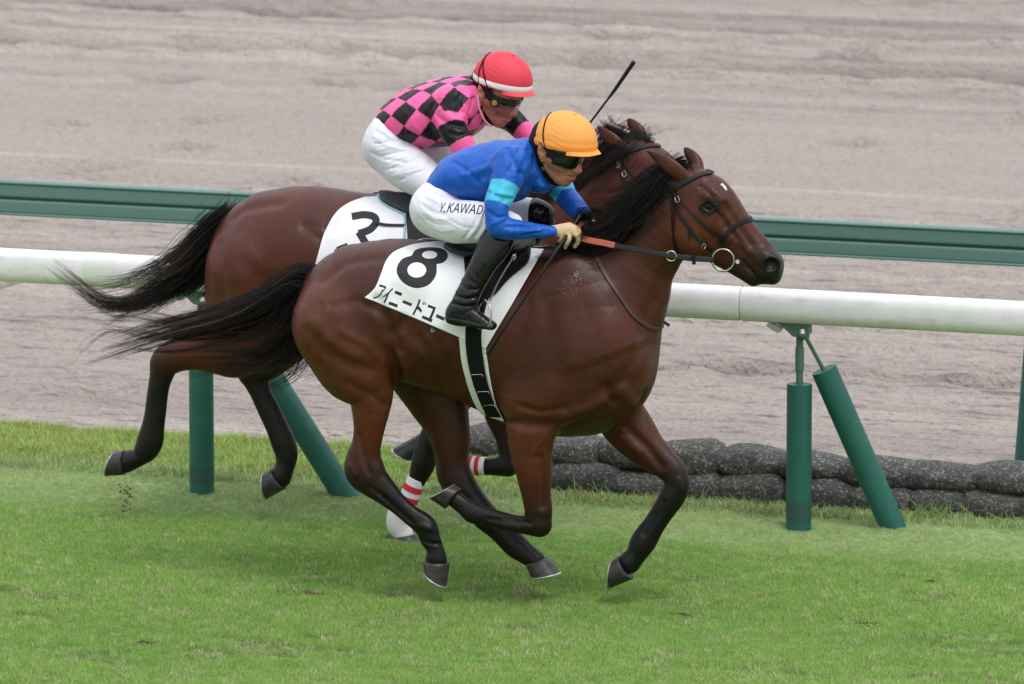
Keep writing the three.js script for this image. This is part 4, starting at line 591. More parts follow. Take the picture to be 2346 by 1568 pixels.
const far = makeHorse({
  label: 'reddish bay racehorse behind, with red and white striped leg wraps', zh: ZF, base: V(-0.6, 0, ZF), T: farT, seed: 8,
  tone: [0.05, 0.0112, 0.0062, 0.088, 0.0195, 0.009],
  trunk: [[760, 738, 84, 0, 1.75, 0], [826, 716, 157, 0, 0.96, 0], [890, 708, 166, 0, 0.92, 0], [985, 722, 165, 0, 0.86, 0], [1065, 740, 178, 0, 0.82, 0], [1140, 756, 186, 0, 0.74, 0], [1215, 768, 198, 0, 0.66, 0], [1275, 790, 196, 0, 0.64, 0], [1318, 805, 186, 0, 0.62, 0]].map(FR),
  neck: [[1050, 470, 1270, 800, 0, 0.62, 0], [1150, 440, 1350, 690, 0, 0.6, 0], [1240, 400, 1390, 610, 0, 0.58, 0], [1320, 350, 1420, 555, 0, 0.55, 0], [1390, 325, 1442, 520, 0, 0.54, 0], [1428, 315, 1458, 465, 0, 0.55, 0]],
  extra: [[0.05, [536, 540, 42, 0, 1.3, 0.1], [600, 520, 72, 0, 1.1, 0]], [0.06, [568, 610, 88, 0.13, 0.95, -0.3], [590, 680, 95, 0.15, 0.8, -0.25]], [0.06, [568, 610, 88, -0.13, 0.95, 0], [600, 680, 95, -0.15, 0.8, 0]]],
  ears: { near: [[1440, 352, 13, 0.05, 0.9, 0.03], [1425, 343, 17, 0.058, 0.62, 0.03], [1405, 324, 17, 0.066, 0.5, 0.08], [1385, 304, 11.5, 0.07, 0.45, 0.3], [1367, 288, 2.5, 0.072, 0.6, 0.95]], far: [[1470, 318, 13, -0.045, 0.9, 0.03], [1463, 304, 17, -0.055, 0.62, 0.03], [1453, 290, 15, -0.06, 0.5, 0.08], [1443, 278, 9, -0.062, 0.45, 0.4], [1438, 270, 2.5, -0.063, 0.6, 0.95]] },
  legs: [
    [0.05, [480, 640, 660, 720, 0.15, 0.6, 0], [484, 705, 612, 835, 0.15, 0.62, 0], [460, 745, 545, 843, 0.148, 0.66, 0.05], [430, 765, 480, 843, 0.145, 0.7, 0.12], [396, 778, 430, 848, 0.142, 0.7, 0.3], [352, 806, 408, 850, 0.14, 0.64, 0.6], [344, 850, 396, 866, 0.137, 0.66, 0.82], [339, 890, 386, 892, 0.134, 0.72, 0.95], [334, 930, 381, 928, 0.132, 0.72, 1], [326, 972, 376, 974, 0.13, 0.72, 1], [315, 1004, 373, 1012, 0.128, 0.72, 1], [308, 1024, 362, 1036, 0.126, 0.76, 1], [308, 1030, 336, 1062, 0.124, 0.85, 1], [285, 1034, 290, 1084, 0.122, 0.88, 1]],
    [0.05, [540, 720, 730, 760, -0.13, 0.6, 0.1], [548, 790, 672, 815, -0.135, 0.62, 0.3], [540, 845, 622, 838, -0.132, 0.64, 0.6], [556, 876, 614, 862, -0.13, 0.64, 0.85], [574, 906, 620, 897, -0.127, 0.7, 0.95], [592, 945, 640, 934, -0.125, 0.72, 1], [608, 980, 658, 972, -0.122, 0.72, 1], [622, 1018, 676, 1012, -0.12, 0.72, 1], [632, 1048, 680, 1036, -0.118, 0.74, 1], [632, 1066, 674, 1070, -0.116, 0.82, 1], [626, 1076, 660, 1112, -0.114, 0.86, 1]],
    [0.045, [1000, 820, 1130, 850, 0.13, 0.56, 0.1], [984, 925, 1068, 935, 0.125, 0.62, 0.3], [966, 985, 1020, 1000, 0.12, 0.72, 0.75], [951, 1028, 1002, 1036, 0.117, 0.76, 0.95], [943, 1064, 996, 1066, 0.115, 0.76, 1], [937, 1092, 974, 1108, 0.113, 0.74, 1], [926, 1115, 962, 1130, 0.11, 0.74, 1], [914, 1145, 952, 1160, 0.108, 0.74, 1], [889, 1178, 940, 1178, 0.106, 0.76, 1], [885, 1200, 936, 1200, 0.104, 0.8, 1], [897, 1220, 940, 1214, 0.102, 0.86, 1], [905, 1230, 946, 1222, 0.1, 0.9, 1]],
    [0.045, [1080, 850, 1200, 870, -0.13, 0.56, 0.1], [1108, 940, 1180, 950, -0.128, 0.62, 0.3], [1135, 1000, 1182, 1005, -0.125, 0.72, 0.7], [1145, 1040, 1188, 1046, -0.122, 0.76, 0.95]],
    [0.02, [1164, 1068, 26, -0.12, 0.85, 1], [1120, 1070, 20, -0.118, 0.8, 1], [1080, 1068, 20, -0.116, 0.78, 1], [1040, 1055, 23, -0.114, 0.76, 1], [1010, 1042, 23, -0.112, 0.78, 1], [980, 1026, 23, -0.11, 0.85, 1], [966, 1018, 23, -0.11, 0.9, 1]],
  ],
  white: (x, y, z, c) => (x < P(960, 1180, ZF + 0.1).x && x > P(870, 1180, ZF + 0.1).x && y < P(920, 1162, ZF + 0.1).y + 0.01 * noise(x * 40, 1, z * 40) && z > ZF ? 1 : 0),
  hooves: [[[284, 1029, 285, 1088], [262, 1033, 243, 1091], 0.122], [[621, 1071, 654, 1120], [604, 1081, 610, 1145], -0.114], [[903, 1230, 951, 1224], [916, 1245, 966, 1243], 0.1], [[958, 1050, 966, 992], [946, 1056, 897, 1030], -0.11]],
  strokes: [[-0.008, 0.03, [530, 500], [560, 480], [640, 465]], [-0.008, 0.03, [500, 560], [505, 620], [510, 680]], [-0.008, 0.028, [700, 520], [735, 540], [770, 520]], [0.006, 0.02, [720, 530], [760, 545]], [-0.006, 0.04, [560, 600], [620, 660], [680, 700]]],
  marks: [[1643, 420, 5], [1647, 424, 6], [1650, 429, 4]],
  tail: [
    { path: [[530, 500, 0], [480, 545, 0.01], [440, 590, 0.02], [390, 620, 0.02], [330, 650, 0.02], [270, 690, 0.02]], n: 1050, core: [0.036, 0.6], brown: 0.3, s0: 0.03, s1: 0.060, flat: 0.9, end: 0.4, wave: 0.05, seg: 15 },
    { path: [[520, 510, 0], [480, 570, 0.01], [450, 620, 0.02], [400, 650, 0.02], [330, 690, 0.02], [250, 700, 0.02], [180, 655, 0.02], [112, 600, 0.02]], n: 480, core: [0.02, 0.5], brown: 0.4, s0: 0.03, s1: 0.024, flat: 0.9, end: 0.6, wave: 0.04, seg: 16 },
    { path: [[520, 520, 0], [490, 600, 0.01], [460, 645, 0.01], [420, 660, 0.01]], n: 460, core: [0.03, 0.7], s0: 0.035, s1: 0.044, end: 0.4, wave: 0.04, seg: 10 },
    { path: [[500, 540, 0], [420, 590, 0.02], [340, 620, 0.02], [260, 640, 0.02], [190, 640, 0.02]], n: 33, s0: 0.04, s1: 0.080, end: 0.5, wave: 0.16, seg: 16, rad: 0.0011 },
    { path: [[500, 560, 0], [440, 640, 0.02], [360, 690, 0.02], [280, 715, 0.02], [180, 722, 0.02]], n: 66, s0: 0.04, s1: 0.048, end: 0.5, wave: 0.12, seg: 16, rad: 0.0012 },
  ],
  mane: [
    { path: [[1440, 320, 0.01], [1410, 350, 0.06], [1380, 370, 0.06], [1345, 400, 0.05], [1310, 430, 0.03]], n: 469, s0: 0.03, s1: 0.038, end: 0.5, wave: 0.05, start: 0.1 },
    { path: [[1400, 340, 0.03], [1370, 385, 0.08], [1345, 420, 0.1], [1310, 440, 0.1]], n: 306, s0: 0.03, s1: 0.030, end: 0.5, wave: 0.05 },
    { path: [[1482, 322, 0], [1450, 318, 0.01], [1420, 305, 0.01], [1395, 292, 0.01], [1378, 272, 0.01]], n: 265, s0: 0.013, s1: 0.015, end: 0.6, wave: 0.03 },
    { path: [[1420, 318, 0], [1390, 300, 0.01], [1370, 310, 0.01], [1362, 345, 0.02]], n: 122, s0: 0.02, s1: 0.022, end: 0.5, wave: 0.06, rad: 0.0012 },
    { path: [[1330, 370, 0.03], [1290, 420, 0.1], [1240, 440, 0.12], [1180, 450, 0.1]], n: 265, s0: 0.03, s1: 0.030, end: 0.5, wave: 0.05 },
  ],
});
// ------------------------------------------------------------------ tack
const leather = phys(0.009, 0.009, 0.0105, 0.4, { specularIntensity: 0.55 }), blackCloth = phys(0.008, 0.008, 0.009, 0.8, { specularIntensity: 0.25 }), brownLeather = phys(0.05, 0.017, 0.013, 0.45), steel = std(0.5, 0.5, 0.48, 0.3, { metalness: 1 }), girthWhite = std(0.66, 0.68, 0.62, 0.85, { bumpMap: grainTex, bumpScale: 0.001 });
function coons(bottom, right, top, left) { // four measured edges -> (u, v) -> pixel
  const at = (e, t) => { const f = clamp(t, 0, 1) * (e.length - 1), i = Math.min(e.length - 2, Math.floor(f)), k = f - i; return [lerp(e[i][0], e[i + 1][0], k), lerp(e[i][1], e[i + 1][1], k)]; };
  const fine = (e) => catmull(e, 10), [B, R, T_, L] = [fine(bottom), fine(right), fine(top), fine(left)];
  return (u, v) => [0, 1].map((c) => (1 - v) * at(B, u)[c] + v * at(T_, u)[c] + (1 - u) * at(L, v)[c] + u * at(R, v)[c] - ((1 - u) * (1 - v) * bottom[0][c] + u * (1 - v) * bottom[bottom.length - 1][c] + (1 - u) * v * top[0][c] + u * v * top[top.length - 1][c]));
}
function draped(field, map, off, thick, NU = 56, NV = 44, lift = null) { // cloth lying on a body, with thickness
  const pts = [], nor = [];
  for (let j = 0; j <= NV; j++) for (let i = 0; i <= NU; i++) { const [x, y] = map(i / NU, j / NV), p = field.hit(x, y, off + (lift ? lift(i / NU, j / NV) : 0)); pts.push(p); }
  let q = pts; for (let it = 0; it < 2; it++) q = q.map((p, k) => { const i = k % (NU + 1), j = Math.floor(k / (NU + 1)); if (!i || !j || i === NU || j === NV) return p; return p.clone().multiplyScalar(4).add(q[k - 1]).add(q[k + 1]).add(q[k - NU - 1]).add(q[k + NU + 1]).multiplyScalar(0.125); });
  q.forEach((p) => nor.push(field.normal(p)));
  const pos = [], uv = [], idx = [], N = q.length;
  for (const s of [1, 0]) q.forEach((p, k) => { pos.push(p.x + nor[k].x * thick * s, p.y + nor[k].y * thick * s, p.z + nor[k].z * thick * s); uv.push((k % (NU + 1)) / NU, Math.floor(k / (NU + 1)) / NV); });
  const Q = (a, b, c, d) => idx.push(a, b, d, a, d, c);
  for (let j = 0; j < NV; j++) for (let i = 0; i < NU; i++) { const a = j * (NU + 1) + i; Q(a, a + 1, a + NU + 1, a + NU + 2); Q(N + a + 1, N + a, N + a + NU + 2, N + a + NU + 1); }
  const rim = (a, b) => Q(N + a, N + b, a, b);
  for (let i = 0; i < NU; i++) { rim(i, i + 1); rim(NV * (NU + 1) + i + 1, NV * (NU + 1) + i); }
  for (let j = 0; j < NV; j++) { rim((j + 1) * (NU + 1), j * (NU + 1)); rim(j * (NU + 1) + NU, (j + 1) * (NU + 1) + NU); }
  return geo(pos, idx, null, uv);
}
function printed(map, w, h, shapes, paper = '#ffffff') { // shapes given in measured pixels, printed on the cloth's own (u, v)
  const N = 60, grid = []; for (let j = 0; j <= N; j++) for (let i = 0; i <= N; i++) grid.push([...map(i / N, j / N), i / N, j / N]);
  const uvOf = (x, y) => { let b = null, m = 1e9; for (const g of grid) { const d = (g[0] - x) ** 2 + (g[1] - y) ** 2; if (d < m) { m = d; b = g; } } let [, , u, v] = b; for (let k = 0; k < 6; k++) { const p = map(u, v), e = 0.004, pu = map(u + e, v), pv = map(u, v + e), a = (pu[0] - p[0]) / e, c = (pv[0] - p[0]) / e, d = (pu[1] - p[1]) / e, f = (pv[1] - p[1]) / e, det = a * f - c * d, rx = x - p[0], ry = y - p[1]; u = clamp(u + (rx * f - c * ry) / det, 0, 1); v = clamp(v + (a * ry - d * rx) / det, 0, 1); } return [u * w, (1 - v) * h]; };
  const cv = document.createElement('canvas'); cv.width = w; cv.height = h; const c = cv.getContext('2d'); c.fillStyle = paper; c.fillRect(0, 0, w, h);
  for (const [col, ...loops] of shapes) { c.fillStyle = col; c.beginPath(); for (const l of loops) { l.forEach(([x, y], i) => { const [a, b] = uvOf(x, y); i ? c.lineTo(a, b) : c.moveTo(a, b); }); c.closePath(); } c.fill('evenodd'); }
  const t = new THREE.CanvasTexture(cv); t.colorSpace = THREE.SRGBColorSpace; t.anisotropy = 8; return t;
}
const stroke2 = (pts, w) => { const q = catmull(pts, 8), l = [], r = []; q.forEach((p, i) => { const a = q[Math.max(0, i - 1)], b = q[Math.min(q.length - 1, i + 1)], d = Math.hypot(b[0] - a[0], b[1] - a[1]) || 1, nx = -(b[1] - a[1]) / d * w / 2, ny = (b[0] - a[0]) / d * w / 2; l.push([p[0] + nx, p[1] + ny]); r.push([p[0] - nx, p[1] - ny]); }); return [...l, ...r.reverse()]; };
const ell = (cx, cy, rx, ry) => Array.from({ length: 40 }, (_, i) => [cx + rx * Math.cos(i / 40 * 6.2832), cy + ry * Math.sin(i / 40 * 6.2832)]);
const z3 = (l) => l.map(([x, y]) => [823.5 + x * 0.16788, 537.1 + y * 0.16788]);
const INK = '#26272b';
{ // ---- near horse
  const f = near.f;
  const map = coons([[836, 682], [912, 713], [990, 746], [1062, 777], [1113, 799]], [[1113, 799], [1138, 756], [1175, 694], [1213, 628], [1246, 572]], [[940, 562], [1000, 554], [1080, 560], [1170, 566], [1246, 572]], [[836, 682], [859, 660], [873, 628], [885, 598], [904, 577], [940, 562]]);
  const eight = z3(catmull([[715, 292], [760, 222], [860, 192], [965, 183], [1085, 192], [1170, 225], [1205, 282], [1192, 345], [1135, 395], [1052, 413]], 4).concat(catmull([[1055, 440], [1050, 540], [1005, 630], [930, 700], [830, 732], [740, 730], [640, 690], [560, 620], [515, 535], [514, 455], [545, 385], [605, 330], [715, 296]], 4)));
  const ink = [INK, ...[[[275, 683], [368, 712], [357, 738], [264, 714]], stroke2([[318, 756], [300, 800], [255, 845], [182, 872]], 19), stroke2([[362, 716], [345, 755], [305, 782]], 16), stroke2([[458, 738], [410, 790], [330, 856]], 20), stroke2([[402, 790], [372, 870], [343, 936]], 24), [[492, 768], [586, 802], [573, 845], [480, 808]], [[410, 918], [529, 962], [515, 1004], [398, 958]], [[600, 897], [722, 945], [708, 986], [587, 936]], [[812, 884], [837, 893], [746, 1106], [719, 1096]], [[797, 980], [822, 990], [857, 1040], [843, 1078], [815, 1045], [784, 1015]], [[860, 926], [875, 922], [884, 964], [870, 968]], [[886, 926], [901, 922], [910, 964], [896, 968]], [[942, 958], [1046, 1000], [978, 1170], [945, 1158], [1003, 1020], [930, 996]], [[862, 1106], [1003, 1162], [985, 1206], [850, 1146]], [[1056, 1088], [1168, 1138], [1152, 1183], [1042, 1132]]].map(z3)];
  const tex = printed(map, 2048, 1280, [[INK, eight, z3(ell(957, 285, 103, 53)), z3(ell(782, 492, 128, 103))], ...ink.slice(1).map((l) => [INK, l])]);
  const cloth = thing('saddlecloth', 'white saddlecloth with a black number 8 and black characters on the front horse', 'saddlecloth', V(0, 1.3, 0));
  const clothMat = std(0.76, 0.77, 0.79, 0.75, { map: tex, bumpMap: grainTex, bumpScale: 0.0006 });
  const wave = (u, v) => 0.004 + 0.006 * Math.max(0, 1 - v * 2) * (0.5 + 0.5 * Math.sin(u * 14)) * Math.max(0, 1 - u * 1.4) + 0.004 * noise(u * 4, v * 3, 2);
  const g = draped(f, map, 0.006, 0.0025, 64, 48, wave); part(cloth, 'cloth', g, clothMat);
  part(cloth, 'offside_cloth', mirrored(g, 0), std(0.76, 0.77, 0.79, 0.75));
  const saddle = thing('racing_saddle', 'small black racing saddle with girth under the blue jockey', 'saddle', V(0, 1.4, 0));
  const flap = draped(f, coons([[1078, 694], [1108, 690], [1138, 672]], [[1138, 672], [1166, 640], [1210, 600], [1217, 560]], [[1060, 560], [1140, 564], [1217, 560]], [[1078, 694], [1066, 630], [1060, 560]]), 0.016, 0.006, 30, 24);
  part(saddle, 'flap', flap, leather); part(saddle, 'flap', mirrored(flap, 0), leather);
  { const s = new Field(), B = balls(0); s.chain([[1032, 560, 9, 0, 5, 0], [1060, 562, 16, 0, 5.2, 0], [1100, 568, 20, 0, 4.6, 0], [1150, 566, 18, 0, 4.5, 0], [1200, 560, 16, 0, 5, 0]].map(B), 0.02); part(saddle, 'seat', s.mesh(0.008), leather); }
  const pad = strap(f, [[1082, 770], [1086, 820], [1098, 880], [1112, 925], [1130, 956]], 0.112, 0.006, 0.003, 8), gb = strap(f, [[1112, 640], [1098, 690], [1086, 745], [1086, 800], [1098, 868], [1116, 922], [1131, 954]], 0.068, 0.006, 0.014, 8);
  part(saddle, 'girth_pad', pad, girthWhite); part(saddle, 'girth', gb, blackCloth); part(saddle, 'girth', mirrored(gb, 0), blackCloth);
  for (const [x, y] of [[1093, 859], [1107, 898], [1121, 929]]) { const p = [[-12, 4], [-12, 0], [12, -0.5], [13, 4]].map(([a, b]) => f.hit(x + a, y + b, 0.023)); part(saddle, 'girth_clip', tube(p, 0.002, 6), steel); }
  const lth = [[1182, 582], [1162, 612], [1140, 650], [1122, 690]].map(([x, y]) => P(x, y, 0.325)); part(saddle, 'stirrup_leather', tube(catmull(lth.map((p) => p.toArray()), 6).map((a) => V(...a)), 0.0035, 6), std(0.16, 0.15, 0.14, 0.5));
  const loop = catmull([[1112, 688, 0.335], [1121, 700, 0.355], [1125, 722, 0.365], [1121, 746, 0.365], [1104, 753, 0.33], [1092, 748, 0.285], [1094, 720, 0.285], [1100, 697, 0.305], [1112, 688, 0.335]], 6).map(([x, y, z]) => P(x, y, z)); part(saddle, 'stirrup_iron', tube(loop, 0.0045, 8), steel);
  part(saddle, 'leather_buckle', tube([P(1176, 584, 0.33), P(1182, 588, 0.33), P(1178, 596, 0.33), P(1172, 592, 0.33), P(1176, 584, 0.33)], 0.0022, 6), steel);
  // bridle
  const br = thing('bridle', 'black leather bridle with a large bit ring on the front horse', 'bridle', P(1600, 500, 0));
  const S = (name, px, w, t = 0.004, mat = leather, both = false) => { const q = strap(f, px, w, t, 0.0015); const m = part(br, name, q, mat); if (both) part(br, name, mirrored(q, 0), mat); return m; };
  S('browband', [[1535, 439], [1559, 424], [1586, 409], [1610, 399], [1629, 396]], 0.021, 0.006, leather, true);
  const ck = S('cheekpiece', [[1529, 408], [1539, 436], [1551, 463], [1557, 490], [1574, 515], [1595, 544], [1616, 563], [1634, 578]], 0.015, 0.004, leather, true);
  part(ck, 'buckle', tube([[1546, 452], [1554, 450], [1557, 462], [1549, 464], [1546, 452]].map(([x, y]) => f.hit(x, y, 0.007)), 0.0018, 6), steel);
  part(ck, 'buckle', tube([[1612, 558], [1618, 562], [1614, 570], [1608, 566], [1612, 558]].map(([x, y]) => f.hit(x, y, 0.007)), 0.0018, 6), steel);
  S('noseband_cheek_strap', [[1549, 446], [1566, 468], [1586, 490], [1616, 520], [1652, 547]], 0.009, 0.003, leather, true);
  S('noseband', [[1654, 572], [1652, 552], [1660, 540], [1676, 525], [1700, 508], [1722, 503]], 0.021, 0.007, leather, true);
  S('throat_latch', [[1534, 430], [1540, 480], [1542, 530], [1548, 570], [1560, 592]], 0.01, 0.003);
  S('strap_end', [[1574, 512], [1579, 530], [1580, 552]], 0.008, 0.003);
  const torus = (x, y, z, R, r, tilt = 0) => { const g = new THREE.TorusGeometry(R, r, 10, 48); g.rotateY(tilt); const p = P(x, y, z); return g.translate(p.x, p.y, p.z); };
  part(br, 'bit_ring', torus(1657, 596, 0.088, 0.0455, 0.0036, 0.12), steel); part(br, 'bit_ring', torus(1657, 596, -0.088, 0.0475, 0.0042, 0.12), steel);
  part(br, 'bit_mouthpiece', tube([P(1690, 600, 0.08), P(1688, 601, -0.08)], 0.009, 10), steel);
  part(br, 'rein_ring', torus(1538, 587, 0.165, 0.0205, 0.0032, 0.2), steel);
  const rein = (pts, w, mat, name) => { const q = catmull(pts, 8).map(([x, y, z]) => P(x, y, z)), n = q.map(() => V(0.12, 0.3, 0.95).normalize()); return part(br, name, band(q, n, w, 0.006), mat); };
  const grip = std(0.36, 0.085, 0.045, 0.65, { bumpMap: grainTex, bumpScale: 0.002 });
  rein([[1318, 541, 0.155], [1350, 551, 0.17], [1382, 557, 0.18], [1409, 563, 0.185]], 0.026, grip, 'rein_grip'); rein([[1320, 543, 0.15], [1322, 528, 0.12], [1332, 514, 0.07], [1348, 506, 0.02]], 0.02, grip, 'rein_grip');
  rein([[1407, 563, 0.184], [1450, 571, 0.186], [1500, 580, 0.18], [1534, 586, 0.165], [1580, 592, 0.14], [1634, 596, 0.1]], 0.022, leather, 'rein');
  rein([[1348, 506, -0.02], [1420, 545, -0.16], [1534, 586, -0.165], [1634, 596, -0.1]], 0.022, leather, 'rein');
  part(br, 'rein_stop', tube([P(1590, 583, 0.15), P(1590, 606, 0.15)], 0.008, 8), leather);
  const ns = thing('neck_strap', 'thin brown leather strap round the neck of the front horse', 'strap', P(1430, 690, 0));
  part(ns, 'strap', strap(f, [[1352, 560], [1374, 605], [1398, 647], [1428, 690], [1450, 723], [1481, 746], [1503, 754], [1519, 747]], 0.017, 0.005, 0.0015), brownLeather);
  part(ns, 'strap_end', tube([P(1521, 738, 0.02), P(1534, 746, 0.02)], 0.007, 8), leather);
  const wh = thing('riding_whip', 'thin black whip held down along the front horse by the blue jockey', 'whip', P(1280, 567, 0.24));
  const wp = [[1331, 490, 0.1], [1318, 511, 0.13], [1280, 567, 0.235], [1225, 648, 0.315], [1170, 730, 0.345], [1116, 812, 0.34]].map(([x, y, z]) => P(x, y, z).toArray());
  part(wh, 'shaft', tube(catmull(wp, 6).map((a) => V(...a)), (t) => t < 0.12 ? 0.011 : 0.0075 - 0.002 * t, 8), leather);
  part(wh, 'tip', tube([P(1140, 776, 0.345), P(1116, 812, 0.34)], 0.0085, 8), leather);
  // foam flecks
  const fl = []; const q = rng(12); for (let i = 0; i < 60; i++) { const t = Math.pow(q(), 1.5), p = f.hit(1318 + gauss(q) * 22 - t * 18, 628 + t * 60 + gauss(q) * 10, 0.0005); fl.push(new THREE.SphereGeometry(0.001 + 0.002 * q() * q(), 6, 4).scale(1, 1.3, 0.5).translate(p.x, p.y, p.z)); }
  for (let i = 0; i < 28; i++) { const p = f.hit(1324 + gauss(q) * 4.5 - (i % 8), 626 + i * 0.5 + gauss(q) * 3, 0.0005); fl.push(new THREE.SphereGeometry(0.0028, 6, 4).scale(1, 1, 0.25).translate(p.x, p.y, p.z)); }
  for (let i = 0; i < 8; i++) { const p = f.hit(991 + gauss(q) * 5, 757 + gauss(q) * 2.5, 0.001); fl.push(new THREE.SphereGeometry(0.005, 6, 4).translate(p.x, p.y, p.z)); }
  const m = part(near.root, 'sweat_foam', mergeGeometries(fl), std(0.2, 0.2, 0.215, 0.8)); m.userData.kind = 'stuff';
}
{ // ---- far horse
  const f = far.f;
  const map = coons([[708, 690], [780, 712], [860, 735], [950, 760]], [[950, 760], [985, 640], [1005, 560], [1015, 470]], [[836, 452], [900, 450], [960, 455], [1015, 470]], [[708, 690], [716, 632], [728, 585], [744, 532], [768, 490], [798, 466], [836, 452]]);
  const tex = printed(map, 1536, 1024, [[INK, stroke2([[806, 497], [835, 493], [857, 498], [861, 511], [847, 527], [822, 536]], 17), []], [INK, stroke2([[822, 532], [833, 550], [846, 575], [838, 605], [808, 612], [782, 592], [774, 570]], 17)], [INK, [[770, 567], [795, 557], [800, 570], [775, 580]]], [INK, [[727, 605], [737, 606], [735, 614], [725, 613]]]].map(([c, ...l]) => [c, ...l.filter((e) => e.length)]));
  const cloth = thing('saddlecloth', 'white saddlecloth with a black number 3 on the rear horse', 'saddlecloth', V(-0.7, 1.3, ZF));
  const g = draped(f, map, 0.006, 0.0025, 48, 40, (u, v) => 0.004 + 0.004 * noise(u * 4, v * 3, 5)); part(cloth, 'cloth', g, std(0.76, 0.77, 0.8, 0.75, { map: tex, bumpMap: grainTex, bumpScale: 0.0006 }));
  part(cloth, 'offside_cloth', mirrored(g, ZF), std(0.76, 0.77, 0.8, 0.75));
  const sd = thing('racing_saddle', 'dark grey racing saddle with pale blue edging under the pink jockey', 'saddle', V(-0.5, 1.4, ZF));
  part(sd, 'seat', draped(f, coons([[872, 459], [900, 476], [945, 494], [985, 500]], [[985, 500], [985, 470]], [[868, 447], [890, 447], [930, 456], [985, 470]], [[872, 459], [868, 447]]), 0.014, 0.022, 24, 12), phys(0.04, 0.042, 0.047, 0.42));
  const flap = draped(f, coons([[938, 600], [1000, 610]], [[1000, 610], [1010, 480]], [[930, 490], [1010, 480]], [[938, 600], [930, 490]]), 0.016, 0.006, 20, 20); part(sd, 'flap', flap, leather);
  const edge = catmull([[866, 446, 0], [872, 462, 0], [898, 479, 0], [925, 493, 0], [927, 520, 0], [926, 545, 0]], 8).map(([x, y, z]) => { const p = f.hit(x, y, 0.014); return p; }); part(sd, 'pale_blue_edging', tube(edge, 0.006, 8), std(0.3, 0.5, 0.58, 0.7));
  part(sd, 'strap', strap(f, [[862, 511], [885, 516], [928, 517]], 0.013, 0.004, 0.016), leather);
  const br = thing('bridle', 'black leather bridle with a small number plate on the rear horse', 'bridle', P(1440, 360, ZF));
  const S = (name, px, w, t = 0.004) => part(br, name, strap(f, px, w, t, 0.0015), leather);
  S('browband', [[1418, 364], [1434, 352], [1456, 342], [1485, 334], [1511, 334]], 0.021, 0.006); S('headpiece', [[1404, 330], [1410, 345], [1417, 368], [1424, 395], [1434, 425], [1450, 455]], 0.015);
  S('poll_strap', [[1452, 306], [1466, 310], [1482, 322]], 0.03, 0.006); S('noseband_cheek_strap', [[1426, 372], [1446, 400], [1470, 430]], 0.009);
  { const c = document.createElement('canvas'); c.width = 64; c.height = 96; const x = c.getContext('2d'); x.fillStyle = '#23262b'; x.fillRect(0, 0, 64, 96); x.fillStyle = '#d8a13c'; x.font = 'bold 74px sans-serif'; x.textAlign = 'center'; x.fillText('3', 32, 74); const t = new THREE.CanvasTexture(c); t.colorSpace = THREE.SRGBColorSpace;
    const p = f.hit(1417, 379, 0.012), n = f.normal(p), b = new THREE.BoxGeometry(0.026, 0.036, 0.006); b.rotateZ(-0.2); b.rotateY(Math.atan2(n.x, n.z)); b.translate(p.x, p.y, p.z); part(br, 'number_plate', b, std(1, 1, 1, 0.4, { map: t })); }
  part(br, 'buckle', tube([[1424, 396], [1432, 392], [1436, 402], [1428, 406], [1424, 396]].map(([x, y]) => f.hit(x, y, 0.009)), 0.002, 6), steel);
  const E = [[[935, 1100, 971, 1114], [928, 1116, 962, 1130]], [[923, 1124, 958, 1141], [917, 1138, 954, 1156]]];
  // striped wraps on both fore cannons
  const wrap = (c0, c1, r0, r1, z, name) => { const a = P(...c0, ZF + z), b = P(...c1, ZF + z), w = part(far.root, 'leg_wrap', tube(Array.from({ length: 9 }, (_, i) => a.clone().lerp(b, i / 8)), (t) => lerp(r0, r1, t) * MPP(ZF), 24), std(0.74, 0.74, 0.76, 0.85), 'white leg wrap with two red stripes');
    for (const t of [0.24, 0.62]) part(w, 'red_stripe', tube([a.clone().lerp(b, t), a.clone().lerp(b, t + 0.1), a.clone().lerp(b, t + 0.2)], (u) => lerp(r0, r1, t + u * 0.2) * MPP(ZF) * 1.04, 24), std(0.55, 0.02, 0.045, 0.8)); };
  wrap([955, 1096], [930, 1160], 22, 23, 0.109); wrap([1112, 1069], [1066, 1066], 21.5, 22.5, -0.1175);
  const wh = thing('riding_whip', 'black whip raised behind the front jockey, pointing up to the right', 'whip', P(1350, 285, ZF + 0.1));
  part(wh, 'shaft', tube([P(1290, 368, ZF + 0.1), P(1350, 284, ZF + 0.1), P(1402, 215, ZF + 0.1)], 0.0048, 8), leather); part(wh, 'flap', tube([P(1396, 223, ZF + 0.1), P(1410, 204, ZF + 0.1), P(1453, 141, ZF + 0.1)], (t) => 0.006 + 0.004 * t, 8), leather);
}
// ------------------------------------------------------------------ jockeys
const skinMat = new THREE.MeshPhysicalMaterial({ vertexColors: true, roughness: 0.52, specularIntensity: 0.5 });
const weave = dataTex(128, ((n) => (i, j, s) => { const a = 0.5 + 0.5 * (n(i / s, j / s, 64) - 0.5) + 0.15 * (((i + j) & 1) - 0.5); return [a, a, a]; })(tileNoise(61)));
weave.repeat.set(6, 6);
const silk = new THREE.MeshPhysicalMaterial({ vertexColors: true, roughness: 0.38, specularIntensity: 0.5, sheen: 0.5, sheenColor: lin(0.5, 0.5, 0.55), sheenRoughness: 0.35, bumpMap: weave, bumpScale: 0.0004 });
const breechMat = new THREE.MeshPhysicalMaterial({ color: lin(0.7, 0.7, 0.78), roughness: 0.6, bumpMap: weave, bumpScale: 0.0005 }), bootMat = phys(0.007, 0.007, 0.008, 0.2, { specularIntensity: 0.65 }), gloveMat = std(0.6, 0.43, 0.26, 0.75, { bumpMap: weave, bumpScale: 0.0006 });
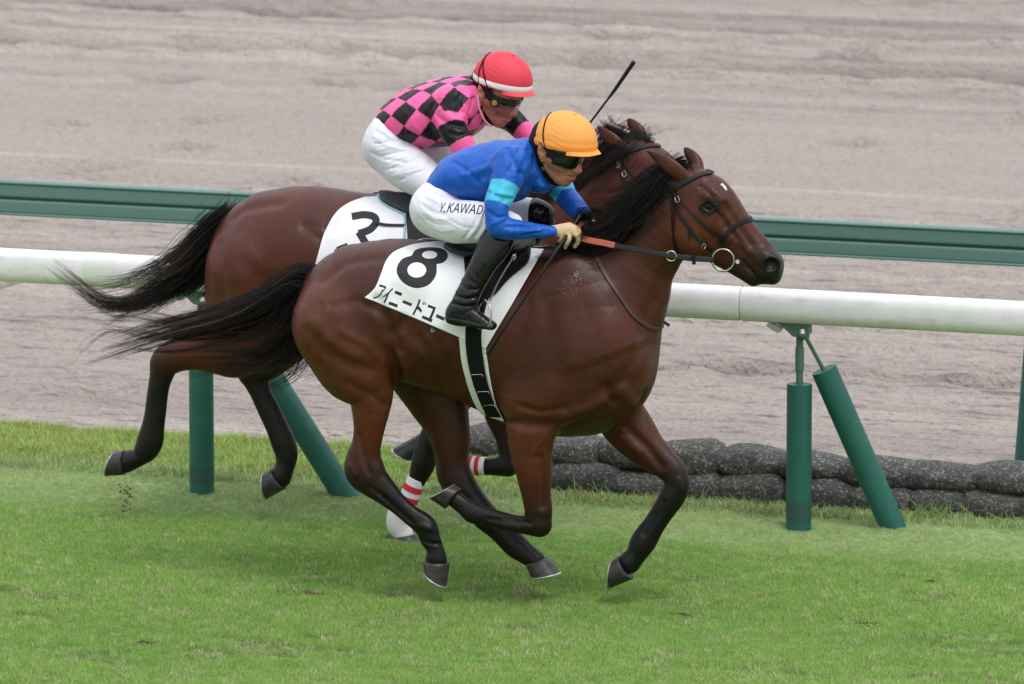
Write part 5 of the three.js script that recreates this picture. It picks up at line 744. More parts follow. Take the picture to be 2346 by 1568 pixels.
function headFrame(zh, ear, ez, S, pitch, yaw) {
  const m = new THREE.Matrix4().makeRotationY(yaw).multiply(new THREE.Matrix4().makeRotationZ(pitch)).scale(V(S, S, S)), e = P(ear[0], ear[1], zh + ez), o = V(-0.006, -0.006, 0.076).applyMatrix4(m); m.setPosition(e.sub(o)); return m;
}
function headField(m, S) {
  const f = new Field(), R = ([x, y, z, r, k = 1, c = 0]) => { const p = V(x, y, z).applyMatrix4(m); return [p.x, p.y, p.z, r * S, k, c]; }, Rs = (...rows) => rows.map(R);
  f.chain(Rs([-0.028, 0.035, 0, 0.082, 0.88], [0.022, 0.035, 0, 0.08, 0.86]), 0.03, 2);
  f.chain(Rs([0.036, 0.012, 0, 0.06, 1.02], [0.044, -0.03, 0, 0.052, 1.06], [0.053, -0.072, 0, 0.038, 1.02]), 0.03, 2);
  for (const s of [-1, 1]) {
    f.chain(Rs([-0.002, -0.03, 0.055 * s, 0.017], [0.004, -0.062, 0.05 * s, 0.018], [0.052, -0.092, 0.024 * s, 0.017]), 0.03, 2);
    f.chain(Rs([0.052, -0.03, 0.042 * s, 0.024], [0.03, -0.025, 0.055 * s, 0.02]), 0.03, 2);
    f.chain(Rs([0.082, 0.016, 0.034 * s, 0.013], [0.09, 0.014, 0.014 * s, 0.013]), 0.02, 2);
    f.chain(Rs([0.101, -0.042, 0.0135 * s, 0.0098]), 0.012);
    f.chain(Rs([0.084, -0.062, 0.02 * s, 0.0075, 1, 1], [0.099, -0.0595, 0.006 * s, 0.0085, 1, 1]), 0.014, 2);
    f.chain(Rs([0.083, -0.074, 0.018 * s, 0.008, 1, 1], [0.096, -0.0755, 0.004 * s, 0.0095, 1, 1]), 0.014, 2);
    const e = R([0.094, -0.002, 0.032 * s, 0.014]); f.cut([e[0], e[1], e[2], e[3], 1], 0.02);
    f.chain(Rs([0.079, -0.002, 0.032 * s, 0.0125]), 0.008);
    f.chain(Rs([-0.017, 0.02, 0.084 * s, 0.016, 0.45], [-0.012, -0.004, 0.084 * s, 0.018, 0.42], [-0.005, -0.03, 0.078 * s, 0.012, 0.6]), 0.008, 2);
    const q = R([-0.006, 0.001, 0.094 * s, 0.0125]); f.cut([q[0], q[1], q[2], q[3], 0.9], 0.008);
    const nn = R([0.101, -0.05, 0.009 * s, 0.0045]); f.cut([nn[0], nn[1], nn[2], nn[3], 1], 0.004);
  }
  f.chain(Rs([0.086, 0.004, 0, 0.0105], [0.102, -0.02, 0, 0.0115], [0.115, -0.039, 0, 0.0125]), 0.02, 2);
  f.chain(Rs([0.072, -0.101, 0, 0.018, 1.2], [0.066, -0.094, 0, 0.022, 1.2]), 0.03, 2);
  f.chain(Rs([-0.025, -0.03, 0, 0.06, 0.9], [-0.055, -0.1, 0, 0.056, 0.95], [-0.085, -0.15, 0, 0.06, 1]), 0.03, 2);
  const mp = [[0.088, -0.068, 0.03], [0.1, -0.0675, 0.008], [0.1, -0.0675, -0.008], [0.088, -0.068, -0.03]].map((a) => V(...a).applyMatrix4(m)); f.stroke(mp, -0.005 * S, 0.0045 * S);
  return f;
}
function helmet(root, m, m2, colour, seamDark, opts) { // dome with cloth cover, brim, band
  const NT = 72, NV = 30, pos = [], idx = [], M = m2, put = (x, y, z) => { const p = V(x, y, z).applyMatrix4(M); pos.push(p.x, p.y, p.z); };
  const shape = (t, v) => { const a = v * 1.74, s = Math.sin(a), c = Math.cos(a), fold = 0.0016 * Math.sin(v * 60 + 3 * Math.sin(t * 5)) * Math.exp(-Math.pow((t - 1.45) / 0.16, 2)) * smooth(0.25, 0.45, v) + 0.002 * Math.exp(-Math.pow((t - 1.25) / 0.03, 2)) + 0.002 * Math.exp(-Math.pow((t - 0.35) / 0.02, 2)) - 0.0014 * Math.exp(-Math.pow((v - 0.84) / 0.012, 2)), k = 1 + fold / 0.13; const flat = 1 - 0.06 * Math.pow(Math.max(0, -Math.cos(t)), 2); return [0.137 * s * Math.cos(t) * k * flat, 0.12 * c * k, 0.107 * s * Math.sin(t) * k]; };
  for (let j = 0; j <= NV; j++) for (let i = 0; i < NT; i++) put(...shape(i / NT * Math.PI * 2, j / NV));
  for (let j = NV; j >= 0; j -= NV / 3) for (let i = 0; i < NT; i++) { const [x, y, z] = shape(i / NT * Math.PI * 2, j / NV); put(x * 0.93, y * 0.93 - (j === NV ? 0 : 0), z * 0.93); }
  const rows = NV + 1 + 4; for (let j = 0; j < rows - 1; j++) for (let i = 0; i < NT; i++) { const a = j * NT + i, b = j * NT + (i + 1) % NT; idx.push(a, b, a + NT, b, b + NT, a + NT); }
  const h = part(root, 'helmet', geo(pos, idx), std(...colour, 0.62, { bumpMap: weave, bumpScale: 0.0005 }));
  const ringAt = (v0, v1, k, mat, name) => { const p = [], ix = [], n = 6; for (let j = 0; j <= n; j++) for (let i = 0; i < NT; i++) { const v = lerp(v0, v1, j / n), [x, y, z] = shape(i / NT * Math.PI * 2, v), e = k + 0.012 * Math.sin(j / n * Math.PI), q = V(x * e, y * (v > 0.84 ? 1 : e), z * e).applyMatrix4(M); p.push(q.x, q.y, q.z); } for (let j = 0; j < n; j++) for (let i = 0; i < NT; i++) { const a = j * NT + i, b = j * NT + (i + 1) % NT; ix.push(a, b, a + NT, b, b + NT, a + NT); } part(h, name, geo(p, ix), mat); };
  ringAt(opts.band[0], opts.band[1], 1.004, std(...opts.bandColour, 0.65), 'band');
  { // brim: a curved peak with thickness
    const p = [], ix = [], NA = 40, NR = 8; for (const s of [1, -1]) for (let j = 0; j <= NR; j++) for (let i = 0; i <= NA; i++) { const t = lerp(-1.05, 1.05, i / NA), [x, y, z] = shape(t, 0.985), w = 0.024 * Math.pow(Math.cos(t * 1.45), 0.8), r = j / NR, q = V(x * 0.99 + Math.cos(t) * w * r, y - 0.008 * r * r - 0.01 * r * Math.abs(Math.sin(t)) + s * 0.0018 * Math.sqrt(1 - 0.9 * r * r), z * 0.99 + Math.sin(t) * w * r * 0.8).applyMatrix4(M); p.push(q.x, q.y, q.z); }
    const N = (NA + 1) * (NR + 1); for (let j = 0; j < NR; j++) for (let i = 0; i < NA; i++) { const a = j * (NA + 1) + i, b = a + 1, c = a + NA + 1, d = c + 1; ix.push(a, b, c, b, d, c, N + a, N + c, N + b, N + b, N + c, N + d); } for (let i = 0; i < NA; i++) { const a = NR * (NA + 1) + i; ix.push(a, a + 1, N + a, a + 1, N + a + 1, N + a); }
    part(h, 'brim', geo(p, ix), std(...opts.brim, 0.6)); }
  { const q = V(0.03, 0.117, 0).applyMatrix4(M), b = new THREE.SphereGeometry(0.011, 16, 8).scale(1, 0.4, 1).translate(q.x, q.y, q.z); part(h, 'button', b, std(...colour, 0.6)); }
  // harness strap over the dome and down past the ear
  for (const e of opts.straps) { const pts = e.map(([t, v]) => { const [x, y, z] = shape(t, v); return V(x * 1.012, y * 1.012, z * 1.012).applyMatrix4(M); }), q = catmull(pts.map((p) => p.toArray()), 6).map((a) => V(...a)); part(h, 'goggle_strap', tube(q, 0.0032, 6), blackCloth); }
  const L = (a) => V(...a).applyMatrix4(m);
  for (const s of [1, -1]) { const q = catmull([[-0.04, 0.03, 0.078 * s], [-0.034, -0.01, 0.07 * s], [-0.016, -0.05, 0.064 * s], [0.012, -0.088, 0.05 * s], [0.04, -0.115, 0.026 * s], [0.05, -0.122, 0]].map((a) => L(a).toArray()), 6).map((a) => V(...a)); part(h, 'chin_strap', band(q, q.map((p) => p.clone().sub(L([0.0, -0.03, 0])).normalize()), 0.034, 0.006), blackCloth);
    const q2 = catmull([[0.022, 0.03, 0.079 * s], [0.016, 0, 0.075 * s], [0.006, -0.034, 0.069 * s], [-0.006, -0.06, 0.062 * s]].map((a) => L(a).toArray()), 6).map((a) => V(...a)); part(h, 'chin_strap', band(q2, q2.map((p) => p.clone().sub(L([0.01, -0.02, 0])).normalize()), 0.012, 0.004), blackCloth); }
  return h;
}
function goggles(root, m, clear) {
  const N = 40, K = 10, P3 = (t, v, k) => { const y = lerp(-0.03, 0.026, v) - 0.006 * Math.pow(Math.abs(t) / 1.1, 2) * 0 + (v < 0.5 ? 0.012 * Math.exp(-Math.pow(t / 0.16, 2)) * (1 - v * 2) : 0) + (v < 0.5 ? -0.004 * Math.exp(-Math.pow((Math.abs(t) - 0.55) / 0.3, 2)) : 0), r = k * (1 - 0.04 * Math.pow(v - 0.5, 2) * 4); return V(0.0 + 0.1135 * r * Math.cos(t), y + (clear ? -0.008 : 0), 0.0905 * r * Math.sin(t)).applyMatrix4(m); };
  const shell = (v0, v1, k0, k1, tm) => { const p = [], ix = []; for (const k of [k1, k0]) for (let j = 0; j <= K; j++) for (let i = 0; i <= N; i++) { const q = P3(lerp(-tm, tm, i / N), lerp(v0, v1, j / K), k); p.push(q.x, q.y, q.z); } const M_ = (N + 1) * (K + 1); for (let j = 0; j < K; j++) for (let i = 0; i < N; i++) { const a = j * (N + 1) + i, b = a + 1, c = a + N + 1, d = c + 1; ix.push(a, c, b, b, c, d, M_ + a, M_ + b, M_ + c, M_ + b, M_ + d, M_ + c); } for (let i = 0; i < N; i++) for (const j of [0, K]) { const a = j * (N + 1) + i; ix.push(a, a + 1, M_ + a, a + 1, M_ + a + 1, M_ + a); } return geo(p, ix); };
  const g = part(root, 'goggles', clear ? shell(0.55, 1, 0.985, 1.02, 1.15) : mergeGeometries([shell(0.9, 1.02, 0.97, 1.015, 1.22), shell(-0.03, 0.05, 0.97, 1.012, 1.15)]), phys(0.012, 0.012, 0.013, 0.35));
  part(g, 'lens', clear ? shell(-0.45, 0.7, 1.03, 1.045, 1.1) : shell(0.0, 0.95, 0.99, 1.0, 1.22), clear ? new THREE.MeshPhysicalMaterial({ color: lin(0.9, 0.9, 0.92), roughness: 0.04, transmission: 1, thickness: 0, ior: 1.45 }) : phys(0.007, 0.008, 0.007, 0.08, { specularIntensity: 0.7 }));
  for (const s of [1, -1]) { const q = catmull([[0.046, 0.0, 0.085 * s], [0.032, 0.008, 0.086 * s], [0.012, 0.022, 0.086 * s], [-0.02, 0.04, 0.085 * s]].map((a) => V(...a).applyMatrix4(m).toArray()), 5).map((a) => V(...a)); part(g, 'strap', band(q, q.map((p) => V(0, 0, s)), 0.034, 0.004), blackCloth); }
  if (clear) for (const s of [1, -1]) { const p = V(0.062, -0.008, 0.084 * s).applyMatrix4(m); const d = new THREE.CylinderGeometry(0.0125, 0.0125, 0.006, 24).rotateX(Math.PI / 2 + 0.0).translate(p.x, p.y, p.z + 0.004 * s); part(g, 'gold_disc', d, std(0.36, 0.26, 0.06, 0.35, { metalness: 0.5 })); const c = new THREE.CylinderGeometry(0.02, 0.021, 0.008, 24).rotateX(Math.PI / 2).translate(p.x, p.y, p.z); part(g, 'hinge', c, leather); }
}
function makeJockey(o) {
  const E = edges(o.zh), B = balls(o.zh), row = (q) => (q.length >= 7 || (q.length === 6 && q[2] > 200) ? E(q) : B(q)), rows = (l) => l.map((q) => (q.e ? E(q.e) : B(q)));
  const root = thing('person', o.label, 'person', o.base), m = headFrame(o.zh, o.ear, o.earZ, o.S, o.pitch, o.yaw);
  // clothes
  const jk = new Field(); jk.chain(rows(o.torso), 0.05); for (const a of o.arms) jk.chain(rows(a), 0.045);
  const br = new Field(); for (const c of o.seat) br.chain(rows(c), 0.06); for (const c of o.thighs) br.chain(rows(c), 0.05);
  const bd = new Field(); bd.chain(rows(o.torso), 0.05); for (const a of [...o.arms, ...o.seat, ...o.thighs, ...o.shins]) bd.chain(rows(a), 0.05);
  for (const [amp, s, ...px] of o.folds ?? []) jk.stroke(px.map(([x, y]) => jk.hit(x, y)), amp * 1.5, s);
  for (const [amp, s, ...px] of o.legFolds ?? []) br.stroke(px.map(([x, y]) => br.hit(x, y)), amp * 1.3, s);
  jk.warp = (x, y, z) => 0.0048 * noise(x * 9 + y * 5, y * 9 - x * 6, z * 8 + o.seed) + 0.0032 * noise(x * 24 + y * 12, y * 16 - x * 16, z * 18 + o.seed); 
  br.warp = (x, y, z) => 0.0016 * noise((x + y * 0.5) * 26, (y - x) * 10, z * 14 + o.seed);
  const skinC = (x, y, z, c) => { const n = noise(x * 30, y * 30, z * 30) * 0.04, k = smooth(0.55, 0.95, c); return [lerp(o.skin[0], 0.36, k) * (1 + n), lerp(o.skin[1], 0.13, k) * (1 + n), lerp(o.skin[2], 0.11, k) * (1 + n)]; };
  const hf = headField(m, o.S), hg = hf.mesh(0.0034, skinC, { soft: 0.004 }), bg = bd.mesh(0.016, () => o.skin, { shrink: 0.024 });
  part(root, 'body', mergeGeometries([hg, bg]), skinMat);
  { const h = new Field(), R = ([x, y, z, r, k]) => { const p = V(x, y, z).applyMatrix4(m); return [p.x, p.y, p.z, r * o.S, k, 0]; }; h.chain([[-0.04, 0.03, 0, 0.078, 0.9], [-0.05, -0.01, 0, 0.07, 0.92], [-0.058, -0.05, 0, 0.056, 1.0]].map(R), 0.02, 2); for (const s of [-1, 1]) h.chain([[0.012, 0.02, 0.069 * s, 0.012, 0.6], [0.01, -0.012, 0.066 * s, 0.008, 0.6]].map(R), 0.01, 2); h.warp = (x, y, z) => 0.0015 * noise(x * 60, y * 200, z * 60); part(root, 'hair', h.mesh(0.005), shortHair); }
  const jacket = part(root, 'jacket', jk.mesh(0.0058, o.silk(m), { soft: 0.003 }), silk);
  part(root, 'breeches', br.mesh(0.0075), breechMat);
  o.boots.forEach((b) => { const bt = new Field(); b.chains.forEach((c) => bt.chain(rows(c), 0.03)); for (const [amp, s, ...px] of b.folds ?? []) bt.stroke(px.map(([x, y]) => bt.hit(x, y)), amp, s); part(root, 'boot', bt.mesh(0.0065), bootMat); });
  o.gloves.forEach((g) => { const h = new Field(); g.forEach((c) => h.chain(c.map(B), 0.006)); part(root, 'glove', h.mesh(0.0034), gloveMat); });
  helmet(root, m, o.helmet(m), o.capColour, 0, o.cap); goggles(root, m, o.clear);
  if (o.collar) { const q = catmull(o.collar.map(([x, y, z]) => P(x, y, o.zh + z).toArray()), 6).map((a) => V(...a)); part(jacket, 'collar', band(q, q.map(() => V(0.4, 0.1, 0.9)), 0.008, 0.004), std(...o.collarColour, 0.7)); }
  return { root, m, jk, br };
}
const e = (...a) => ({ e: a });
const helmetAt = (x, y, tilt, yaw, s) => (m) => new THREE.Matrix4().makeRotationY(yaw).multiply(new THREE.Matrix4().makeRotationZ(tilt)).scale(V(s, s, s)).setPosition(P(x, y, m.elements[14]));
const J1 = makeJockey({
  label: 'crouching jockey in blue silks and orange cap on the front horse', zh: 0, base: P(1080, 640, 0), seed: 5, ear: [1247, 351], earZ: 0.09, S: 1.1, pitch: -0.3, yaw: -0.27, skin: [0.37, 0.165, 0.1],
  torso: [e(994, 398, 1036, 450, 0, 2.3, 0), e(1030, 358, 1060, 457, 0, 1.75, 0), e(1085, 335, 1094, 464, 0, 1.5, 0), e(1140, 323, 1146, 468, 0, 1.4, 0), e(1172, 321, 1184, 452, 0, 1.5, 0), e(1188, 318, 1204, 410, 0, 1.7, 0), e(1200, 320, 1214, 394, 0, 1.5, 0), [1222, 388, 36, 0, 1.4, 0], [1236, 402, 26, 0, 1.5, 0], [1244, 420, 24, 0, 1.8, 0]],
  arms: [[[1170, 378, 46, 0.17, 0.9, 1], e(1124, 413, 1188, 436, 0.232, 0.9, 2), e(1111, 466, 1168, 475, 0.285, 0.95, 3), e(1111, 498, 1166, 494, 0.3, 0.95, 3.5), [1144, 518, 28, 0.305, 0.95, 4], e(1186, 505, 1178, 548, 0.28, 0.95, 4.5), e(1226, 513, 1222, 545, 0.225, 0.95, 5), e(1268, 518, 1266, 543, 0.19, 1, 6)],
    [[1222, 385, 42, -0.16, 0.9, 1], e(1250, 434, 1306, 416, -0.2, 0.9, 2), e(1276, 464, 1320, 440, -0.17, 0.95, 3), e(1300, 488, 1340, 463, -0.12, 0.95, 4), e(1322, 508, 1358, 486, -0.07, 1, 5)]],
  seat: [[[1004, 478, 55, 0.06, 1.3, 0], [1000, 474, 54, -0.06, 1.3, 0]], [[1018, 440, 36, 0, 2.9, 0], [1008, 465, 48, 0, 2.4, 0]]],
  thighs: [[[1006, 485, 56, 0.09, 1, 0], e(1038, 456, 1034, 556, 0.13, 1, 0), e(1080, 460, 1072, 557, 0.17, 1, 0), e(1122, 466, 1108, 554, 0.19, 0.9, 0), e(1155, 478, 1146, 546, 0.205, 0.85, 0), [1172, 513, 26, 0.21, 0.8, 0]], [[1004, 482, 54, -0.09, 1, 0], [1080, 490, 47, -0.16, 1, 0], [1160, 488, 40, -0.22, 0.95, 0], [1212, 486, 33, -0.25, 0.95, 0]]],
  shins: [[[1160, 530, 24, 0.225, 0.85, 0], [1085, 660, 18, 0.3, 0.9, 0], [1060, 715, 14, 0.32, 0.9, 0]]],
  boots: [{ chains: [[e(1116, 530, 1180, 534, 0.225, 0.8, 0), e(1098, 556, 1172, 566, 0.25, 0.8, 0), e(1080, 598, 1140, 606, 0.29, 0.85, 0), e(1060, 645, 1114, 648, 0.305, 0.85, 0), e(1046, 674, 1100, 674, 0.315, 0.85, 0), e(1032, 702, 1090, 704, 0.32, 0.78, 0), [1052, 716, 24, 0.325, 0.72, 0]], [[1040, 719, 19, 0.325, 0.85, 0], [1076, 724, 20, 0.325, 0.9, 0], [1104, 734, 14, 0.328, 1.25, 0], [1130, 745, 7, 0.33, 1.7, 0]], [[1030, 733, 5, 0.325, 3, 0], [1052, 738, 5, 0.325, 3.2, 0], [1090, 744, 4, 0.328, 4.5, 0], [1126, 750, 3.5, 0.33, 5, 0]]],
    folds: [[0.005, 0.006, [1045, 668], [1068, 676], [1092, 670]], [-0.007, 0.006, [1042, 677], [1066, 686], [1094, 680]], [0.005, 0.006, [1038, 686], [1062, 694], [1090, 690]], [-0.006, 0.006, [1034, 695], [1060, 702], [1086, 702]], [0.004, 0.006, [1058, 640], [1078, 652], [1090, 660]], [-0.005, 0.006, [1054, 652], [1070, 664], [1096, 662]], [0.003, 0.006, [1070, 622], [1082, 635], [1092, 645]], [-0.004, 0.005, [1060, 724], [1072, 712], [1092, 708]], [-0.003, 0.004, [1026, 728], [1056, 732], [1100, 742]]] },
    { chains: [[[1228, 488, 34, -0.25, 0.95, 0], [1246, 500, 27, -0.26, 0.9, 0], [1200, 560, 28, -0.28, 0.85, 0], [1120, 680, 20, -0.31, 0.85, 0]], [[1110, 715, 17, -0.32, 0.9, 0], [1180, 740, 9, -0.32, 1.3, 0]]] }],
  gloves: [[[[1258, 531, 12, 0.19, 0.8, 0], [1276, 529, 14, 0.178, 0.85, 0], [1300, 527, 16, 0.165, 0.9, 0], [1311, 529, 14, 0.16, 0.9, 0]], [[1312, 521, 7.5, 0.15, 1, 0], [1326, 530, 7, 0.15, 1, 0], [1325, 540, 6, 0.155, 1, 0]], [[1311, 527, 7.2, 0.165, 1, 0], [1323, 542, 6.4, 0.172, 1, 0], [1324, 553, 5.8, 0.17, 1, 0], [1317, 565, 4.6, 0.16, 1, 0]], [[1298, 531, 6.8, 0.178, 1, 0], [1304, 547, 6, 0.184, 1, 0], [1300, 557, 5.4, 0.182, 1, 0], [1295, 567, 4.4, 0.17, 1, 0]], [[1286, 534, 6, 0.186, 1, 0], [1287, 546, 5.2, 0.182, 1, 0], [1282, 552, 4.2, 0.17, 1, 0]], [[1284, 522, 7, 0.155, 1, 0], [1304, 516, 6.5, 0.13, 1, 0], [1318, 522, 5.5, 0.122, 1, 0]]],
    [[[1338, 500, 12, -0.06, 0.85, 0], [1350, 508, 13, -0.045, 0.9, 0]], ...[0, 1, 2, 3].map((i) => [[1352, 504 + i * 3, 6, -0.05 + i * 0.016, 1, 0], [1362, 512 + i * 3, 6, -0.045 + i * 0.017, 1, 0], [1358, 522 + i * 3, 5, -0.045 + i * 0.017, 1, 0]]), [[1344, 500, 6, -0.02, 1, 0], [1358, 500, 5, 0, 1, 0]]]],
  silk: () => (x, y, z, c) => { const n = 1 + 0.05 * noise(x * 14, y * 14, z * 14); return c > 2 && c < 3 ? [0.05 * n, 0.41 * n, 0.6 * n] : [0.006 * n, 0.086 * n, 0.42 * n]; },
  folds: [[0.007, 0.014, [1205, 336], [1190, 366], [1180, 400]], [-0.007, 0.012, [1192, 340], [1182, 366], [1168, 392]], [-0.009, 0.014, [1160, 340], [1172, 365], [1186, 392], [1200, 420]], [0.006, 0.012, [1215, 350], [1205, 385], [1200, 425]], [-0.006, 0.01, [1225, 365], [1215, 400], [1208, 430]], [-0.006, 0.012, [1125, 395], [1110, 405], [1090, 415]], [0.006, 0.014, [1120, 380], [1095, 392], [1060, 402]], [-0.005, 0.01, [1040, 372], [1080, 400], [1100, 425]], [0.006, 0.01, [1122, 432], [1145, 444], [1172, 448]], [-0.006, 0.008, [1118, 440], [1145, 452], [1170, 456]], [-0.006, 0.009, [1118, 485], [1138, 500], [1165, 497]], [0.005, 0.008, [1130, 512], [1150, 502], [1168, 500]], [-0.005, 0.008, [1160, 520], [1185, 520], [1215, 522]], [0.004, 0.007, [1170, 532], [1200, 530], [1240, 530]], [-0.004, 0.007, [1195, 540], [1230, 534], [1255, 530]], [-0.006, 0.012, [1150, 462], [1190, 455], [1230, 432]], [0.005, 0.01, [1180, 462], [1215, 448], [1245, 428]], [0.005, 0.008, [1262, 440], [1290, 436], [1308, 424]], [-0.005, 0.008, [1266, 450], [1294, 446], [1312, 434]]],
  legFolds: [...[0, 1, 2, 3, 4, 5].map((i) => [i % 2 ? 0.0035 : -0.0035, 0.006, [1062 + i * 11, 548], [1084 + i * 9, 520], [1096 + i * 7, 492]]), ...[0, 1, 2, 3].map((i) => [i % 2 ? 0.003 : -0.0035, 0.006, [968 + i * 4, 470 + i * 17], [990 + i * 6, 486 + i * 15], [1016 + i * 8, 492 + i * 12]]), [-0.004, 0.008, [985, 440], [1010, 452], [1030, 470]], [0.004, 0.008, [980, 450], [1004, 464], [1022, 484]], [-0.004, 0.007, [1090, 540], [1110, 515], [1120, 490]], [0.003, 0.006, [1075, 545], [1098, 515], [1108, 488]], [-0.003, 0.006, [960, 500], [985, 525], [1020, 540]], [-0.003, 0.006, [1030, 505], [1060, 520], [1090, 525]]],
  helmet: helmetAt(1294, 323, -0.11, -0.27, 1.05), capColour: [0.83, 0.33, 0.065], cap: { band: [0.85, 0.99], bandColour: [0.9, 0.3, 0.04], brim: [0.92, 0.3, 0.05], straps: [[[1.72, 1.0], [1.86, 0.8], [2.0, 0.6], [2.3, 0.42], [2.9, 0.32]]] },
  clear: false, 
});
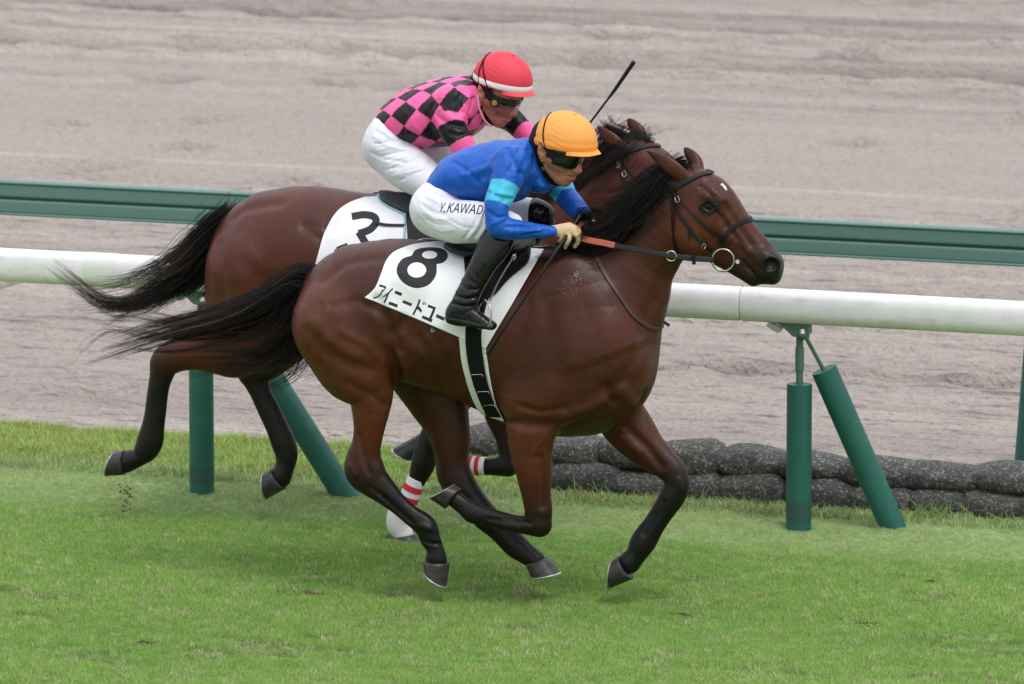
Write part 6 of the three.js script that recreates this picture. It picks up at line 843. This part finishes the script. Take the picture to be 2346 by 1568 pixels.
const J2 = makeJockey({
  label: 'jockey in pink and black checked silks and red cap on the rear horse', zh: ZF, base: P(960, 500, ZF), seed: 9, ear: [1107, 216], earZ: 0.09, S: 1.08, pitch: -0.4, yaw: -0.3, skin: [0.42, 0.18, 0.125],
  torso: [e(872, 256, 908, 300, 0, 2.3, 0), e(908, 219, 945, 326, 0, 1.65, 0), e(955, 194, 985, 340, 0, 1.4, 0), e(1012, 179, 1035, 332, 0, 1.35, 0), e(1044, 174, 1062, 316, 0, 1.5, 0), e(1060, 177, 1084, 288, 0, 1.5, 0), [1086, 248, 34, 0, 1.4, 0], [1102, 262, 22, 0, 1.5, 0]],
  arms: [[[1038, 240, 48, 0.17, 0.9, 1], e(1000, 284, 1069, 292, 0.22, 0.9, 2), e(1026, 328, 1080, 318, 0.245, 0.95, 3), [1070, 352, 28, 0.24, 0.95, 3.6], [1110, 376, 25, 0.22, 1, 4.2], [1170, 385, 20, 0.16, 1, 5], [1225, 380, 16, 0.1, 1, 6]],
    [[1112, 240, 44, -0.16, 0.9, 1.3], e(1145, 288, 1188, 252, -0.2, 0.9, 2.2), e(1180, 315, 1214, 281, -0.19, 0.95, 3), e(1202, 334, 1234, 306, -0.15, 0.95, 4), [1255, 350, 16, -0.1, 1, 5]]],
  seat: [[[893, 330, 52, 0.06, 1.3, 0], [890, 328, 52, -0.06, 1.3, 0]], [[897, 288, 36, 0, 2.7, 0], [896, 315, 48, 0, 2.2, 0]]],
  thighs: [[[890, 345, 51, 0.09, 1, 0], [928, 380, 53, 0.13, 1, 0], [978, 414, 46, 0.18, 1, 0], [1030, 450, 38, 0.23, 0.95, 0], [1060, 470, 30, 0.25, 0.95, 0]], [[892, 335, 51, -0.09, 1, 0], [985, 352, 46, -0.16, 1, 0], [1030, 385, 40, -0.2, 1, 0], [1080, 430, 32, -0.25, 0.95, 0]]],
  shins: [[[1060, 470, 26, 0.25, 0.9, 0], [990, 590, 18, 0.3, 0.9, 0], [970, 640, 14, 0.31, 0.9, 0]]],
  boots: [{ chains: [[[1062, 474, 32, 0.255, 0.9, 0], [1030, 530, 30, 0.28, 0.85, 0], [985, 610, 24, 0.3, 0.85, 0], [968, 650, 24, 0.31, 0.75, 0]], [[960, 655, 18, 0.31, 0.9, 0], [1000, 668, 14, 0.31, 1.1, 0], [1040, 685, 7, 0.31, 1.6, 0]]] }],
  gloves: [[[[1222, 381, 13, 0.1, 0.85, 0], [1245, 380, 15, 0.08, 0.9, 0]], ...[0, 1, 2, 3].map((i) => [[1247, 374 + i * 3, 6.5, 0.06 + i * 0.016, 1, 0], [1260, 382 + i * 3, 6, 0.06 + i * 0.017, 1, 0], [1254, 392 + i * 3, 5.5, 0.06 + i * 0.017, 1, 0]]), [[1238, 370, 6, 0.055, 1, 0], [1254, 370, 5.5, 0.045, 1, 0]]]],
  silk: () => { const A = P(890, 272, ZF), D = P(1090, 218, ZF).sub(A).normalize(), U = V(-D.y, D.x, 0), o = P(955.5, 247, ZF), det = 0.0734 * -0.0447 - 0.0519 * 0.0406, o2 = [o.clone().sub(A).dot(D), Math.atan2(o.clone().sub(A).dot(U), 0.14) * 0.15];
    return (x, y, z, c) => { const n = 1 + 0.05 * noise(x * 14, y * 14, z * 14), pink = [0.82 * n, 0.115 * n, 0.33 * n], blk = [0.009, 0.008, 0.0095]; if (c > 2 && c < 3) return blk; if (c > 3) return pink; if (c > 1.55) return pink;
      const p = V(x - A.x, y - A.y, 0), u = p.dot(D) - o2[0], v = Math.atan2(p.dot(U), Math.max(0.02, z - ZF)) * 0.15 - o2[1], a = (u * -0.0447 - 0.0519 * v) / det, b = (0.0734 * v - 0.0406 * u) / det; return (Math.floor(a + 0.5) + Math.floor(b + 0.5)) % 2 === 0 ? blk : pink; }; },
  folds: [[0.008, 0.014, [1075, 215], [1062, 238], [1062, 265]], [-0.008, 0.012, [1060, 210], [1050, 232], [1055, 256]], [-0.007, 0.012, [1085, 230], [1076, 262], [1072, 290]], [0.006, 0.012, [1010, 250], [1030, 270], [1060, 280]], [-0.005, 0.01, [1000, 265], [1025, 285], [1060, 292]], [-0.006, 0.012, [990, 240], [975, 265], [985, 300]], [0.005, 0.01, [930, 260], [950, 290], [985, 315]], [-0.005, 0.01, [1030, 305], [1050, 312], [1075, 306]], [0.004, 0.01, [1160, 290], [1185, 280], [1200, 268]]],
  legFolds: [...[0, 1, 2, 3, 4, 5, 6].map((i) => [i % 2 ? 0.0035 : -0.004, 0.006, [856 + i * 10, 330 + i * 14], [892 + i * 12, 326 + i * 11], [930 + i * 10, 334 + i * 6]]), [-0.004, 0.007, [860, 300], [890, 320], [930, 330]], [0.004, 0.007, [856, 312], [885, 332], [925, 345]], [-0.004, 0.007, [850, 350], [880, 365], [925, 372]], [-0.003, 0.006, [880, 390], [915, 385], [960, 370]], [0.003, 0.006, [900, 405], [935, 395], [975, 385]]],
  helmet: helmetAt(1151, 183, -0.2, -0.3, 1.03), capColour: [0.64, 0.035, 0.062], cap: { band: [0.86, 0.975], bandColour: [0.78, 0.76, 0.75], brim: [0.72, 0.05, 0.07], straps: [[[1.95, 0.99], [2.05, 0.75], [2.2, 0.55], [2.5, 0.42], [3.0, 0.36]], [[1.55, 0.99], [1.75, 0.8], [2.05, 0.6], [2.45, 0.44], [3.0, 0.37]]] },
  clear: true, collar: [[1094, 215, 0.1], [1097, 245, 0.11], [1110, 275, 0.1], [1126, 290, 0.08]], collarColour: [0.55, 0.3, 0.38],
});
{ // name printed on the front jockey's breeches
  const map = coons([[1003, 492], [1060, 494], [1116, 498]], [[1116, 498], [1116, 466]], [[1007, 458], [1060, 460], [1116, 466]], [[1003, 492], [1007, 458]]);
  const cv = document.createElement('canvas'); cv.width = 1024; cv.height = 300; const c = cv.getContext('2d'); c.fillStyle = '#000'; c.fillRect(0, 0, 1024, 300); c.fillStyle = '#fff'; c.font = 'italic 235px sans-serif'; c.setTransform(1, 0, -0.12, 1, 0, 0); c.fillText('Y.KAWADA', 50, 235, 985);
  const t = new THREE.CanvasTexture(cv); const g = draped(J1.br, map, 0.0012, 0.0002, 40, 10);
  part(J1.root.children.find((k) => k.name === 'breeches'), 'printed_name', g, new THREE.MeshStandardMaterial({ color: lin(0.015, 0.015, 0.02), roughness: 0.7, alphaMap: t, transparent: true }));
}
renderer.render(scene, camera);
